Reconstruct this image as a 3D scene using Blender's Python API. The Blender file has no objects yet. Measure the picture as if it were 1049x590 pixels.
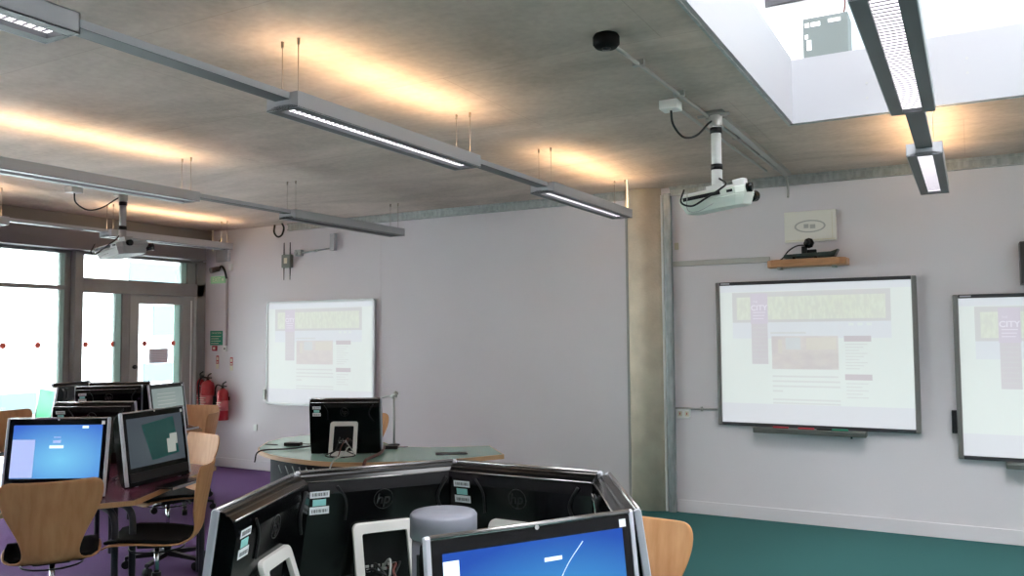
import bpy, bmesh, math, random
from mathutils import Vector, Matrix
random.seed(4)
scn = bpy.context.scene
COL = scn.collection
PI = math.pi
R = math.radians

# ------------------------------------------------------------------ materials
MATS = {}
def mat(name, col=(.8, .8, .8), rough=.5, metal=0., emit=None, es=0., noise=None, bump=None, coat=0., trans=0., ior=1.45, alpha=1.):
    m = bpy.data.materials.new(name); m.use_nodes = True
    nt = m.node_tree; b = nt.nodes['Principled BSDF']
    b.inputs['Base Color'].default_value = (*col, 1)
    b.inputs['Roughness'].default_value = rough
    b.inputs['Metallic'].default_value = metal
    b.inputs['Coat Weight'].default_value = coat
    b.inputs['Transmission Weight'].default_value = trans
    b.inputs['IOR'].default_value = ior
    b.inputs['Alpha'].default_value = alpha
    if emit:
        b.inputs['Emission Color'].default_value = (*emit, 1)
        b.inputs['Emission Strength'].default_value = es
    if noise:                               # (scale, other colour, detail)
        tc = nt.nodes.new('ShaderNodeTexCoord'); n = nt.nodes.new('ShaderNodeTexNoise')
        n.inputs['Scale'].default_value = noise[0]; n.inputs['Detail'].default_value = noise[2]
        mp = nt.nodes.new('ShaderNodeMapping')
        if len(noise) > 3: mp.inputs['Scale'].default_value = noise[3]
        nt.links.new(tc.outputs['Object'], mp.inputs['Vector']); nt.links.new(mp.outputs['Vector'], n.inputs['Vector'])
        rp = nt.nodes.new('ShaderNodeValToRGB')
        rp.color_ramp.elements[0].position = .35; rp.color_ramp.elements[1].position = .68
        rp.color_ramp.elements[0].color = (*noise[1], 1); rp.color_ramp.elements[1].color = (*col, 1)
        nt.links.new(n.outputs['Fac'], rp.inputs['Fac']); nt.links.new(rp.outputs['Color'], b.inputs['Base Color'])
    if bump:
        tc = nt.nodes.new('ShaderNodeTexCoord'); n2 = nt.nodes.new('ShaderNodeTexNoise'); n2.inputs['Scale'].default_value = bump[0]
        n2.inputs['Detail'].default_value = 6
        bp = nt.nodes.new('ShaderNodeBump'); bp.inputs['Strength'].default_value = bump[1]; bp.inputs['Distance'].default_value = .01
        nt.links.new(tc.outputs['Object'], n2.inputs['Vector']); nt.links.new(n2.outputs['Fac'], bp.inputs['Height'])
        nt.links.new(bp.outputs['Normal'], b.inputs['Normal'])
    MATS[name] = m
    return m

wall_m = mat('painted_wall', (.735, .69, .715), .75, noise=(1.3, (.72, .675, .70), 3), bump=(60, .05))
skirt_m = mat('skirting_paint', (.745, .70, .725), .5)
purple_m = mat('purple_carpet', (.15, .075, .19), .95, noise=(220, (.10, .05, .14), 4), bump=(300, .5))
teal_m = mat('teal_carpet', (.055, .165, .16), .95, noise=(160, (.04, .13, .125), 5), bump=(260, .5))
column_m = mat('column_concrete', (.76, .66, .52), .85, noise=(5, (.64, .55, .43), 8), bump=(40, .25))
galv_m = mat('galvanised_steel', (.50, .53, .53), .45, .75, noise=(30, (.36, .39, .39), 6, (1, 1, .3)))
galv2_m = mat('galvanised_conduit', (.42, .42, .40), .45, .5)
grey_panel_m = mat('white_panel', (.375, .38, .405), .45)
steel_m = mat('window_frame_paint', (.27, .26, .25), .5, noise=(6, (.24, .23, .22), 3))
steel2_m = mat('window_frame_light', (.36, .35, .33), .5)
blind_m = mat('bulkhead_paint', (.20, .18, .17), .65)
blind2_m = mat('blind_box', (.15, .14, .15), .55)
lamp_m = mat('lamp_body_paint', (.46, .46, .48), .45)
lampd_m = mat('lamp_underside_paint', (.09, .095, .10), .45)
lampoff_m = mat('lamp_diffuser_off', (.5, .5, .5), .4)
lampon_m = mat('lamp_tube_lit', (1, 1, 1), .5, emit=(1, .95, 1), es=.75)
up_m = mat('uplight_tube_warm', (1, .8, .5), .5, emit=(1, .69, .37), es=3.6)
wire_m = mat('steel_wire', (.35, .3, .25), .4, .6)
black_m = mat('glossy_black_plastic', (.002, .002, .0025), .16)
black2_m = mat('satin_black_plastic', (.015, .015, .016), .4)
ridge_m = mat('dark_gunmetal_trim', (.42, .40, .39), .25, .9)
silver_m = mat('silver_trim', (.62, .62, .68), .3, .35)
standm = mat('pale_silver_stand', (.74, .72, .68), .38, .1)
glass_bez = mat('screen_bezel_glass', (.002, .002, .003), .08)
cable_m = mat('black_cable', (.012, .012, .012), .5)
cabler_m = mat('red_brown_cable', (.14, .045, .035), .5)
cableg_m = mat('grey_cable', (.4, .4, .38), .5)
white_m = mat('white_plastic', (.78, .78, .76), .4)
beige_m = mat('beige_plastic', (.60, .55, .42), .5)
sticker_m = mat('white_sticker', (.93, .94, .97), .5)
cyan_m = mat('cyan_sticker', (.35, .75, .72), .5)
ink_m = mat('barcode_ink', (.03, .03, .03), .6)
logo_m = mat('grey_logo', (.035, .035, .035), .3, .4)
red_m = mat('extinguisher_red', (.42, .012, .02), .28, coat=.4)
redsign_m = mat('sign_red', (.45, .03, .05), .5)
green_m = mat('sign_green', (.02, .25, .15), .45)
exitg_m = mat('exit_sign_green', (.30, .52, .30), .4, emit=(.45, .75, .4), es=.05)
cream_m = mat('sign_cream', (.75, .7, .55), .5)
legm = mat('dark_table_leg', (.045, .047, .055), .35, .3)
deskfront_m = mat('dark_modesty_panel', (.016, .017, .021), .6)
desktop_m = mat('pale_green_laminate', (.30, .46, .40), .22)
purpletop_m = mat('maroon_laminate', (.14, .035, .065), .25)
lip_m = mat('beech_lip', (.52, .30, .15), .4)
chrome_m = mat('chrome', (.75, .75, .75), .15, 1.)
pad_m = mat('black_seat_fabric', (.008, .008, .008), .9)
pillar_m = mat('grey_pillar_plastic', (.27, .28, .33), .35)
shelf_m = mat('beech_shelf', (.52, .27, .13), .45, noise=(8, (.42, .21, .10), 6, (1, 8, 8)))
box_m = mat('grey_equipment_box', (.14, .165, .16), .5)
pave_m = mat('outside_paving', (.62, .62, .6), .8)
facade_m = mat('white_render_facade', (.82, .82, .82), .8)
bluewin_m = mat('blue_facade_glass', (.055, .085, .10), .6)
dot_m = mat('red_dot_sticker', (.85, .13, .09), .6)
gasket_m = mat('dark_gasket', (.02, .02, .02), .6)
greenglass_m = mat('frosted_edge_panel', (.42, .52, .47), .4)
_nt = greenglass_m.node_tree; _t = _nt.nodes.new('ShaderNodeBsdfTranslucent'); _t.inputs['Color'].default_value = (.27, .31, .29, 1)
_x = _nt.nodes.new('ShaderNodeMixShader'); _x.inputs['Fac'].default_value = .6
_nt.links.new(_nt.nodes['Principled BSDF'].outputs[0], _x.inputs[1]); _nt.links.new(_t.outputs[0], _x.inputs[2])
_nt.links.new(_x.outputs[0], _nt.nodes['Material Output'].inputs['Surface'])

for _m, _v in ((deskfront_m, .12), (legm, .3), (pad_m, .15), (black2_m, .3), (teal_m, .1), (purple_m, .1), (black_m, .35), (glass_bez, .3)):
    _m.node_tree.nodes['Principled BSDF'].inputs['Specular IOR Level'].default_value = _v
def wood(name, c1, c2):
    m = mat(name, c1, .6)
    nt = m.node_tree; b = nt.nodes['Principled BSDF']
    tc = nt.nodes.new('ShaderNodeTexCoord'); mp = nt.nodes.new('ShaderNodeMapping')
    mp.inputs['Scale'].default_value = (14, 14, 1.1)
    n = nt.nodes.new('ShaderNodeTexNoise'); n.inputs['Scale'].default_value = 2.2; n.inputs['Detail'].default_value = 7
    rp = nt.nodes.new('ShaderNodeValToRGB')
    rp.color_ramp.elements[0].position = .3; rp.color_ramp.elements[1].position = .72
    rp.color_ramp.elements[0].color = (*c2, 1); rp.color_ramp.elements[1].color = (*c1, 1)
    L = nt.links.new
    L(tc.outputs['Object'], mp.inputs['Vector']); L(mp.outputs['Vector'], n.inputs['Vector'])
    L(n.outputs['Fac'], rp.inputs['Fac']); L(rp.outputs['Color'], b.inputs['Base Color'])
    return m
ply_m = wood('beech_plywood', (.68, .355, .17), (.56, .26, .105))

def concrete():
    m = mat('ceiling_concrete', (.3, .28, .26), .85)
    nt = m.node_tree; b = nt.nodes['Principled BSDF']; L = nt.links.new; N = nt.nodes.new
    tc = N('ShaderNodeTexCoord')
    n1 = N('ShaderNodeTexNoise'); n1.inputs['Scale'].default_value = .9; n1.inputs['Detail'].default_value = 9; n1.inputs['Roughness'].default_value = .62
    n1.inputs['Distortion'].default_value = .5
    mp = N('ShaderNodeMapping'); mp.inputs['Scale'].default_value = (.8, 1.7, 1); mp.inputs['Rotation'].default_value = (0, 0, R(8))
    L(tc.outputs['Object'], mp.inputs['Vector']); L(mp.outputs['Vector'], n1.inputs['Vector'])
    r1 = N('ShaderNodeValToRGB'); e = r1.color_ramp.elements
    e[0].position = .36; e[0].color = (.43, .36, .31, 1); e[1].position = .66; e[1].color = (.64, .53, .47, 1)
    L(n1.outputs['Fac'], r1.inputs['Fac'])
    n2 = N('ShaderNodeTexNoise'); n2.inputs['Scale'].default_value = 24; n2.inputs['Detail'].default_value = 8
    L(tc.outputs['Object'], n2.inputs['Vector'])
    mx = N('ShaderNodeMixRGB'); mx.blend_type = 'OVERLAY'; mx.inputs['Fac'].default_value = .18
    L(r1.outputs['Color'], mx.inputs['Color1']); L(n2.outputs['Fac'], mx.inputs['Color2'])
    # formwork joints of the cast slab
    br = N('ShaderNodeTexBrick'); br.inputs['Scale'].default_value = 1; br.inputs['Mortar Size'].default_value = .004
    br.inputs['Brick Width'].default_value = 2.44; br.inputs['Row Height'].default_value = 1.22; br.inputs['Mortar Smooth'].default_value = .5
    br.inputs['Color1'].default_value = (1, 1, 1, 1); br.inputs['Color2'].default_value = (.93, .93, .93, 1); br.inputs['Mortar'].default_value = (.78, .76, .74, 1)
    L(tc.outputs['Object'], br.inputs['Vector'])
    m2 = N('ShaderNodeMixRGB'); m2.blend_type = 'MULTIPLY'; m2.inputs['Fac'].default_value = .8
    L(mx.outputs['Color'], m2.inputs['Color1']); L(br.outputs['Color'], m2.inputs['Color2'])
    L(m2.outputs['Color'], b.inputs['Base Color'])
    bp = N('ShaderNodeBump'); bp.inputs['Strength'].default_value = .25; bp.inputs['Distance'].default_value = .02
    L(n1.outputs['Fac'], bp.inputs['Height']); L(bp.outputs['Normal'], b.inputs['Normal'])
    return m
conc_m = concrete()

def clear_glass():
    m = bpy.data.materials.new('window_glass'); m.use_nodes = True
    nt = m.node_tree; nt.nodes.clear(); N = nt.nodes.new; L = nt.links.new
    o = N('ShaderNodeOutputMaterial'); t = N('ShaderNodeBsdfTransparent'); g = N('ShaderNodeBsdfGlossy'); g.inputs['Roughness'].default_value = .02
    t.inputs['Color'].default_value = (.90, .96, .96, 1)
    fr = N('ShaderNodeFresnel'); fr.inputs['IOR'].default_value = 1.4
    mx = N('ShaderNodeMixShader'); L(fr.outputs['Fac'], mx.inputs['Fac']); L(t.outputs[0], mx.inputs[1]); L(g.outputs[0], mx.inputs[2])
    L(mx.outputs[0], o.inputs['Surface'])
    return m
glass_m = clear_glass()

def screen_mat(name, c_in, c_out, s, centre=(.5, .45), glow=.9):
    """lit desktop picture: a soft radial blend of two colours"""
    m = mat(name, (.01, .01, .012), .45)
    m.node_tree.nodes['Principled BSDF'].inputs['Specular IOR Level'].default_value = .08
    nt = m.node_tree; b = nt.nodes['Principled BSDF']; N = nt.nodes.new; L = nt.links.new
    tc = N('ShaderNodeTexCoord'); mp = N('ShaderNodeMapping')
    mp.inputs['Location'].default_value = (-centre[0] / glow, 0, -centre[1] / glow)
    mp.inputs['Scale'].default_value = (1 / glow, 0, 1 / glow)
    gr = N('ShaderNodeTexGradient'); gr.gradient_type = 'SPHERICAL'
    L(tc.outputs['Generated'], mp.inputs['Vector']); L(mp.outputs['Vector'], gr.inputs['Vector'])
    rp = N('ShaderNodeValToRGB'); e = rp.color_ramp.elements
    e[0].position = 0; e[0].color = (*c_out, 1); e[1].position = 1; e[1].color = (*c_in, 1)
    L(gr.outputs['Fac'], rp.inputs['Fac']); L(rp.outputs['Color'], b.inputs['Emission Color'])
    b.inputs['Emission Strength'].default_value = s * .25
    return m
blue_scr = screen_mat('blue_login_screen', (.10, .56, .95), (.015, .09, .50), .95, (.58, .18), .85)
blue_scr2 = screen_mat('blue_login_screen_bright', (.22, .66, 1), (.05, .15, .66), .95, (.55, .35), .8)
grey_scr = screen_mat('grey_idle_screen', (.07, .09, .10), (.045, .055, .07), 1.)
green_scr = screen_mat('green_lit_screen', (.06, .62, .28), (.03, .5, .22), 1.3)
pale_scr = screen_mat('pale_document_screen', (.30, .36, .34), (.22, .27, .27), .9)
dark_scr = mat('dark_screen', (.006, .006, .007), .08)
loginw_m = mat('login_box_light', (.6, .8, 1), .5, emit=(.62, .82, 1), es=.33)
loginf_m = mat('login_text_and_reflection', (.4, .5, .8), .5, emit=(.42, .50, .88), es=.22)
tealq_m = mat('teal_reflection_on_screen', (.01, .05, .05), .1, emit=(.012, .07, .065), es=.12)  # reflection of the teal floor, painted as a dim glow
whiteq_m = mat('paper_reflection_and_text_on_screen', (.1, .1, .1), .1, emit=(.30, .33, .30), es=.25)
def pm(name, c, s=.15):
    c = tuple(x * .62 + .34 for x in c)          # pale: room light washes the projection out
    return mat(name, tuple(x * .45 for x in c), .6, emit=c, es=s)

# ------------------------------------------------------------------ mesh helpers
class MB:
    def __init__(s): s.v = []; s.f = []; s.mi = []; s.sm = []; s.cur = 0; s.smooth = False
    def add(s, vs, fs, smooth=None):
        o = len(s.v); s.v += [tuple(v) for v in vs]
        for f in fs: s.f.append(tuple(i + o for i in f)); s.mi.append(s.cur); s.sm.append(s.smooth if smooth is None else smooth)
        return s
    def m(s, i): s.cur = i; return s
    def box(s, x0, x1, y0, y1, z0, z1, T=None):
        vs = [(x, y, z) for x in (x0, x1) for y in (y0, y1) for z in (z0, z1)]
        if T: vs = [T @ Vector(v) for v in vs]
        return s.add(vs, [(0, 1, 3, 2), (4, 6, 7, 5), (0, 4, 5, 1), (2, 3, 7, 6), (0, 2, 6, 4), (1, 5, 7, 3)], False)
    def prism(s, pts, fn, a, b, cap=True):
        """pts 2-D outline, fn(p, t) -> 3-D"""
        n = len(pts); vs = [fn(p, a) for p in pts] + [fn(p, b) for p in pts]
        fs = [(i, (i + 1) % n, n + (i + 1) % n, n + i) for i in range(n)]
        if cap: fs += [tuple(range(n))[::-1], tuple(range(n, 2 * n))]
        return s.add(vs, fs)
    def cyl(s, p, q, r, r2=None, n=16, cap=True):
        p = Vector(p); q = Vector(q); r2 = r if r2 is None else r2
        d = (q - p).normalized(); a = d.orthogonal().normalized(); b = d.cross(a)
        vs = [p + (a * math.cos(2 * PI * i / n) + b * math.sin(2 * PI * i / n)) * r for i in range(n)]
        vs += [q + (a * math.cos(2 * PI * i / n) + b * math.sin(2 * PI * i / n)) * r2 for i in range(n)]
        s.add(vs, [(i, (i + 1) % n, n + (i + 1) % n, n + i) for i in range(n)], True)
        if cap:
            o = len(s.v) - 2 * n
            s.f.append(tuple(o + i for i in range(n))[::-1]); s.mi.append(s.cur); s.sm.append(False)
            s.f.append(tuple(o + n + i for i in range(n))); s.mi.append(s.cur); s.sm.append(False)
        return s
    def lathe(s, prof, c=(0, 0, 0), n=24, T=None):
        vs = []; fs = []
        for r, z in prof:
            for i in range(n):
                v = Vector((c[0] + r * math.cos(2 * PI * i / n), c[1] + r * math.sin(2 * PI * i / n), c[2] + z))
                vs.append(T @ v if T else v)
        for j in range(len(prof) - 1):
            for i in range(n):
                fs.append((j * n + i, j * n + (i + 1) % n, (j + 1) * n + (i + 1) % n, (j + 1) * n + i))
        return s.add(vs, fs, True)
    def tube(s, pts, r, n=8, steps=8, smooth=True):
        P = [Vector(p) for p in pts]
        if smooth and len(P) > 2:
            Q = [P[0] * 2 - P[1]] + P + [P[-1] * 2 - P[-2]]; out = []
            for i in range(1, len(Q) - 2):
                for k in range(steps):
                    t = k / steps; a, b, c, d = Q[i - 1], Q[i], Q[i + 1], Q[i + 2]
                    out.append(.5 * ((2 * b) + (c - a) * t + (2 * a - 5 * b + 4 * c - d) * t * t + (3 * b - a - 3 * c + d) * t ** 3))
            out.append(P[-1]); P = out
        vs = []; fs = []; u = None
        for i, p in enumerate(P):
            d = (P[min(i + 1, len(P) - 1)] - P[max(i - 1, 0)]).normalized()
            u = d.orthogonal().normalized() if u is None else (u - d * u.dot(d)).normalized()
            w = d.cross(u)
            for k in range(n): vs.append(p + (u * math.cos(2 * PI * k / n) + w * math.sin(2 * PI * k / n)) * r)
        for i in range(len(P) - 1):
            for k in range(n): fs.append((i * n + k, i * n + (k + 1) % n, (i + 1) * n + (k + 1) % n, (i + 1) * n + k))
        fs += [tuple(range(n))[::-1], tuple((len(P) - 1) * n + k for k in range(n))]
        return s.add(vs, fs, True)
    def build(s, name, mats, parent=None, loc=None, bevel=0, seg=2, T=None):
        me = bpy.data.meshes.new(name)
        vs = [T @ Vector(v) for v in s.v] if T else s.v
        me.from_pydata([tuple(v) for v in vs], [], s.f)
        for m_ in (mats if isinstance(mats, (list, tuple)) else [mats]): me.materials.append(m_)
        for p, i, sm in zip(me.polygons, s.mi, s.sm): p.material_index = i; p.use_smooth = sm
        bm = bmesh.new(); bm.from_mesh(me); bmesh.ops.recalc_face_normals(bm, faces=bm.faces); bm.to_mesh(me); bm.free()
        o = bpy.data.objects.new(name, me); COL.objects.link(o)
        if loc: o.location = loc
        if parent: o.parent = parent
        if bevel:
            md = o.modifiers.new('edge', 'BEVEL'); md.width = bevel; md.segments = seg; md.limit_method = 'ANGLE'; md.angle_limit = R(40)
        return o

def tag(o, label, cat, group=None, kind=None):
    if label: o['label'] = label
    if cat: o['category'] = cat
    if group: o['group'] = group
    if kind: o['kind'] = kind
    return o
def thing(name, label, cat, loc=(0, 0, 0), rz=0, group=None):
    o = bpy.data.objects.new(name, None); COL.objects.link(o); o.location = loc; o.rotation_euler = (0, 0, rz)
    o.empty_display_size = .1
    return tag(o, label, cat, group)
def struct(o): o['kind'] = 'structure'; return o
def kids(o): return [c for c in list(bpy.data.objects) if c.parent == o]
def dup(root, loc=None, rz=None, label=None, parent=None):
    c = root.copy(); COL.objects.link(c); c.parent = parent
    if loc is not None: c.location = loc
    if rz is not None: c.rotation_euler = (0, 0, rz)
    if label: c['label'] = label
    for k in kids(root): dup(k, parent=c)
    return c
def text_into(mb, s, size, fn, bold=False):
    cu = bpy.data.curves.new('lettering', 'FONT'); cu.body = s; cu.size = size; cu.align_x = 'CENTER'; cu.align_y = 'CENTER'
    if bold: cu.offset = size * .02
    o = bpy.data.objects.new('lettering', cu); COL.objects.link(o)
    bpy.context.view_layer.update()
    dg = bpy.context.evaluated_depsgraph_get(); me = bpy.data.meshes.new_from_object(o.evaluated_get(dg))
    mb.add([fn(v.co.x, v.co.y) for v in me.vertices], [tuple(p.vertices) for p in me.polygons], False)
    bpy.data.objects.remove(o); bpy.data.curves.remove(cu); bpy.data.meshes.remove(me)

# ------------------------------------------------------------------ room
D, XL, XR, YB, H = 7.554, -8.83, 2.6, -5.0, 3.03
SX, SY0, SY1 = -.985, .4, 5.62          # skylight opening
CB = -4.1                                # carpet colour joint
struct(MB().box(XL, CB, YB, D, -.05, 0).m(1).box(CB, XR, YB, D, -.05, 0).build('floor', [purple_m, teal_m]))
struct(MB().box(XL - .3, SX - .03, YB - .2, D + .2, H, H + .4).box(SX - .03, XR + .2, SY1 + .03, D + .2, H, H + .4)
       .box(SX - .03, XR + .2, YB - .2, SY0, H, H + .4).build('ceiling', conc_m))
w = MB().box(XL, -5.9, D, D + .2, 0, H).box(-5.897, -2.9, D, D + .2, 0, H).box(-2.9, XR, D, D + .2, 0, H)
w.m(1).box(-5.9, -5.897, D + .004, D + .2, 0, H)
struct(w.build('wall_back', [wall_m, galv_m]))
struct(MB().box(XR, XR + .2, YB, D, 0, H).build('wall_right', wall_m))
struct(MB().box(XL, XR, YB - .2, YB, 0, H).build('wall_front', wall_m))
# base strip flush with the wall, a fine shadow gap above it
struct(MB().box(XL + .1, -2.9, D - .012, D, 0, .115).build('baseboard_back', skirt_m, bevel=.003))
struct(MB().box(-2.43, XR, D - .012, D, 0, .115).build('baseboard_back_right', skirt_m, bevel=.003))

# galvanised head rail along the back wall
def rail(x0, x1, name):
    b = MB().box(x0, x1, D - .035, D, H - .085, H)
    b.box(x0, x1, D - .055, D - .035, H - .02, H).box(x0, x1, D - .05, D - .035, H - .085, H - .07)
    return struct(b.build(name, galv_m))
rail(-7.3, -2.9, 'trim_1'); rail(-2.45, XR, 'trim_2')

# column: concrete, with a steel channel along its right side
cp = [(-2.885 + .335 * i / 10, D - .02 - .085 * math.sin(PI * i / 10)) for i in range(11)] + [(-2.55, D), (-2.885, D)]
cb = MB(); cb.smooth = True; cb.prism(cp, lambda p, t: (p[0], p[1], t), 0, H)
struct(cb.build('trim_3', column_m))
struct(MB().box(-2.548, -2.528, D - .03, D, 0, H - .07).build('trim_4', white_m))
struct(MB().box(-2.512, -2.445, D - .055, D, 0, H - .06).box(-2.5, -2.457, D - .06, D - .05, 0, H - .06).build('trim_5', galv_m, bevel=.004))
struct(MB().box(-2.91, -2.888, D - .02, D, 0, H - .08).build('trim_6', galv2_m))

# ------------------------------------------------------------------ window wall (x = XL)
def fr(*boxes, name, m=steel_m, bevel=.004, kind=True, parent=None):
    b = MB()
    for y0, y1, z0, z1, d0, d1 in boxes: b.box(XL + d0, XL + d1, y0, y1, z0, z1)
    o = b.build(name, m, parent, bevel=bevel)
    if kind: struct(o)
    return o
wl = MB().box(XL - .2, XL, YB, D + .2, 2.62, H).box(XL - .2, XL, YB, D, 0, .12).box(XL - .2, XL, YB, -4.6, .12, 2.62).box(XL - .2, XL, 7.5, D + .2, .12, 2.62)
struct(wl.build('wall_left', blind_m))
# bulkhead and blind box above the glazing
fr((YB, D, 2.86, H, 0, .16), name='trim_7', m=blind_m)
fr((YB, 7.40, 2.63, 2.86, 0, .24), name='trim_8', m=blind2_m)
# window 1: left bay
w1 = fr((-4.6, 5.63, .1, .18, -.05, .05), (-4.6, 5.63, 2.19, 2.235, -.05, .06), (-4.6, 5.63, 2.595, 2.63, -.05, .06), (-2, -1.92, .1, 2.62, -.05, .05),
        (3.9, 3.98, .1, 2.62, -.05, .05), (1.9, 1.98, .1, 2.62, -.05, .05), (0, .08, .1, 2.62, -.05, .05), name='window_1')
fr((-4.6, 5.63, .18, 2.19, 0, .006), (-4.6, 5.63, 2.235, 2.595, 0, .006), name='pane', m=glass_m, bevel=0, kind=False, parent=w1)
fr((5.585, 5.632, .18, 2.595, -.03, .03), name='edge_panel', m=greenglass_m, kind=False, parent=w1)
struct(MB().box(XL - .06, XL + .12, 5.70, 5.80, 0, 2.63).box(XL - .05, XL + .04, 5.632, 5.70, 0, 2.63).build('trim_9', steel_m, bevel=.006))
# window 2: glazed bay with the door
w2 = fr((5.80, 7.52, 2.17, 2.335, -.05, .07), (5.80, 7.52, 2.60, 2.63, -.05, .06), (5.80, 6.34, .1, .18, -.05, .05),
        (7.27, 7.39, 2.335, 2.60, -.05, .05), (7.40, 7.54, 0, 2.63, -.05, .07), (6.34, 6.44, 0, 2.195, -.05, .05), name='window_2')
fr((5.80, 6.34, .18, 2.195, 0, .006), (5.80, 7.27, 2.335, 2.60, 0, .006), name='pane', m=glass_m, bevel=0, kind=False, parent=w2)
fr((6.265, 6.34, .18, 2.195, -.03, .03), (7.20, 7.27, 2.335, 2.60, -.03, .02), name='edge_panel', m=greenglass_m, kind=False, parent=w2)
d1 = fr((6.45, 6.575, .02, 2.175, -.03, .04), (7.205, 7.385, .02, 2.175, -.03, .04), (6.575, 7.205, 2.06, 2.175, -.03, .04), (6.575, 7.205, .02, .22, -.03, .04), name='door_1', m=steel2_m)
fr((7.325, 7.345, .05, 2.12, .04, .052), name='door_edge', m=white_m, kind=False, parent=d1)
fr((6.575, 7.205, .22, 2.06, 0, .006), name='pane', m=glass_m, bevel=0, kind=False, parent=d1)
fr((7.12, 7.205, .22, 2.06, -.03, -.01), name='edge_panel', m=greenglass_m, kind=False, parent=d1)
hb = MB().tube([(XL + .05, 6.52, 1.30), (XL + .09, 6.52, 1.30), (XL + .09, 6.46, 1.30)], .009, smooth=False).cyl((XL + .04, 6.52, 1.3), (XL + .055, 6.52, 1.3), .025)
hb.build('door_handle', black2_m, d1)
# manifestation dots on the glass
for i, y in enumerate((4.99, 5.36, 5.91, 6.255, 6.68, 7.095)):
    o = MB().cyl((XL + .007, y, 1.578), (XL + .0085, y, 1.578), .033, n=20).build('dot_sticker', dot_m)
    where = ['on the tall left pane, farther from the grey post', 'on the tall left pane, close to the grey post', 'on the narrow pane, just past the grey post', 'on the narrow pane, beside the door frame', 'on the door glass, left above the notice', 'on the door glass, right above the notice'][i]
    tag(o, 'round red dot sticker ' + where, 'sticker', 'red dots across the glazing')
nb = MB().box(XL + .007, XL + .009, 6.745, 7.02, 1.335, 1.515).m(1)
for k in range(7): nb.box(XL + .009, XL + .0095, 6.775, 6.995 - (.08 if k == 6 else 0), 1.485 - k * .021, 1.492 - k * .021)
tag(nb.build('paper_notice', [mat('grey_paper', (.80, .74, .80), .8), mat('notice_text', (.55, .5, .55), .8)]), 'grey paper notice stuck to the door glass below the red dots', 'notice')

# outside: paving, a white building with pale blue glazing, a rail
struct(MB().box(-40, XL - .2, -15, 30, -.2, -.1).build('ground', pave_m))
bt = thing('neighbouring_building', 'white building with pale blue glazing seen through the door and the long windows', 'building', (-18, 10, -.1))
fb = MB().box(-3, 0, -26, 14, 0, 7)
fb.build('facade', facade_m, bt)
for (y0, y1, z0, z1) in ((3.85, 4.75, 1.8, 2.55), (3.15, 4.9, 3.1, 3.6), (3.6, 4.7, .25, 1.1), (-.2, 1.4, .1, .6), (-6.5, -4, .1, .7), (5.6, 7.5, 1.2, 2.5), (1.75, 2.0, .1, .5)):
    f = MB().box(.0, .05, y0, y1, z0, z1).build('window', bluewin_m, bt)
rl = thing('outdoor_railing', 'pale metal railing outside the glazing', 'railing', (-11.5, 4, -.1))
rb = MB().box(-.02, .02, -7, 9, 1.0, 1.04)
rb.build('top_rail', white_m, rl)
for k in range(9): MB().box(-.018, .018, -7 + k * 2, -6.96 + k * 2, 0, 1.0).build('post', white_m, rl)

# ------------------------------------------------------------------ skylight well
def panel(x0, x1, y0, y1, z0, z1, name): return struct(MB().box(x0, x1, y0, y1, z0, z1).build(name, grey_panel_m))
o = MB().box(SX - .02, SX, SY0, 5.62, H - .006, 3.46).build('trim_10', grey_panel_m); struct(o)
pb = MB().box(SX, XR, SY1, SY1 + .02, H - .006, 3.45)
struct(pb.build('trim_11', grey_panel_m))
for x, z in ((-.53, 3.13), (-.53, 3.225), (.03, 3.20), (.03, 3.29)):
    tag(MB().cyl((x, SY1 - .004, z), (x, SY1, z), .008, n=12).build('screw_cap', galv2_m),
        'small grey screw cap on the white skylight panel, ' + {(-.53, 3.13): 'lower one left of the big lamp', (-.53, 3.225): 'upper one left of the big lamp', (.03, 3.20): 'lower one right of the big lamp', (.03, 3.29): 'upper one right of the big lamp'}[(x, z)], 'screw', 'screw caps on the skylight panel')
struct(MB().box(SX - .035, SX - .021, SY0, 5.65, H - .012, H).box(SX - .035, XR, SY1 + .021, SY1 + .035, H - .012, H).build('trim_12', galv_m))
struct(MB().box(-6, XR + 4, SY1 + .02, 12, 3.43, 3.445).box(-6, SX - .02, -3, SY1 + .02, 3.43, 3.445).build('ceiling_slab_top', facade_m))
aqua_m = mat('pale_aqua_wall', (.50, .58, .60), .6)
# upper storey behind the opening, closed by an unseen roof added to limit daylight
ru = MB()                               # unseen upper roof, its two gaps placed to steer the daylight
for x0, x1, y0, y1 in ((-6, -3.6, -3, 12), (-3.6, -1.1, -3, 6.6), (-3.6, -1.1, 9.5, 12), (-1.1, 2.2, -3, .2), (-1.1, 2.2, 3.6, 12), (2.2, XR + 4, -3, 12)): ru.box(x0, x1, y0, y1, 7.0, 7.2)
struct(ru.build('ceiling_light_shaper', mat('light_shaper_grey', (.35, .36, .37), .8)))
struct(MB().box(XR + 3.8, XR + 4, -3, 12, 3.45, 7).box(-6.2, -6, -3, 12, 3.45, 7.2).box(-6, XR + 4, 12, 12.2, 3.45, 7).box(-6, XR + 4, -3.2, -3, 3.45, 7).build('wall_light_shaper', MATS['light_shaper_grey']))  # unseen side walls added to shut out excess daylight
struct(MB().box(-1.0, XR + 4, 8.6, 8.8, 3.45, 8).build('wall_upper', aqua_m))
struct(MB().box(-6, -1.0, 9.6, 9.8, 3.45, 8).build('wall_upper_left', mat('bright_white_render', (.92, .92, .92), .8)))
uw = struct(MB().box(-1.95, -1.3, 9.55, 9.6, 5.38, 6.2).build('window_3', mat('upper_frame_dark', (.02, .02, .025), .5)))
MB().box(-1.87, -1.42, 9.545, 9.55, 5.45, 6.1).build('pane', mat('teal_glass', (.015, .13, .14), .5), uw)
eb = thing('equipment_box', 'grey equipment box standing above the skylight edge', 'equipment box', (-.79, 5.95, 3.45))
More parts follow.
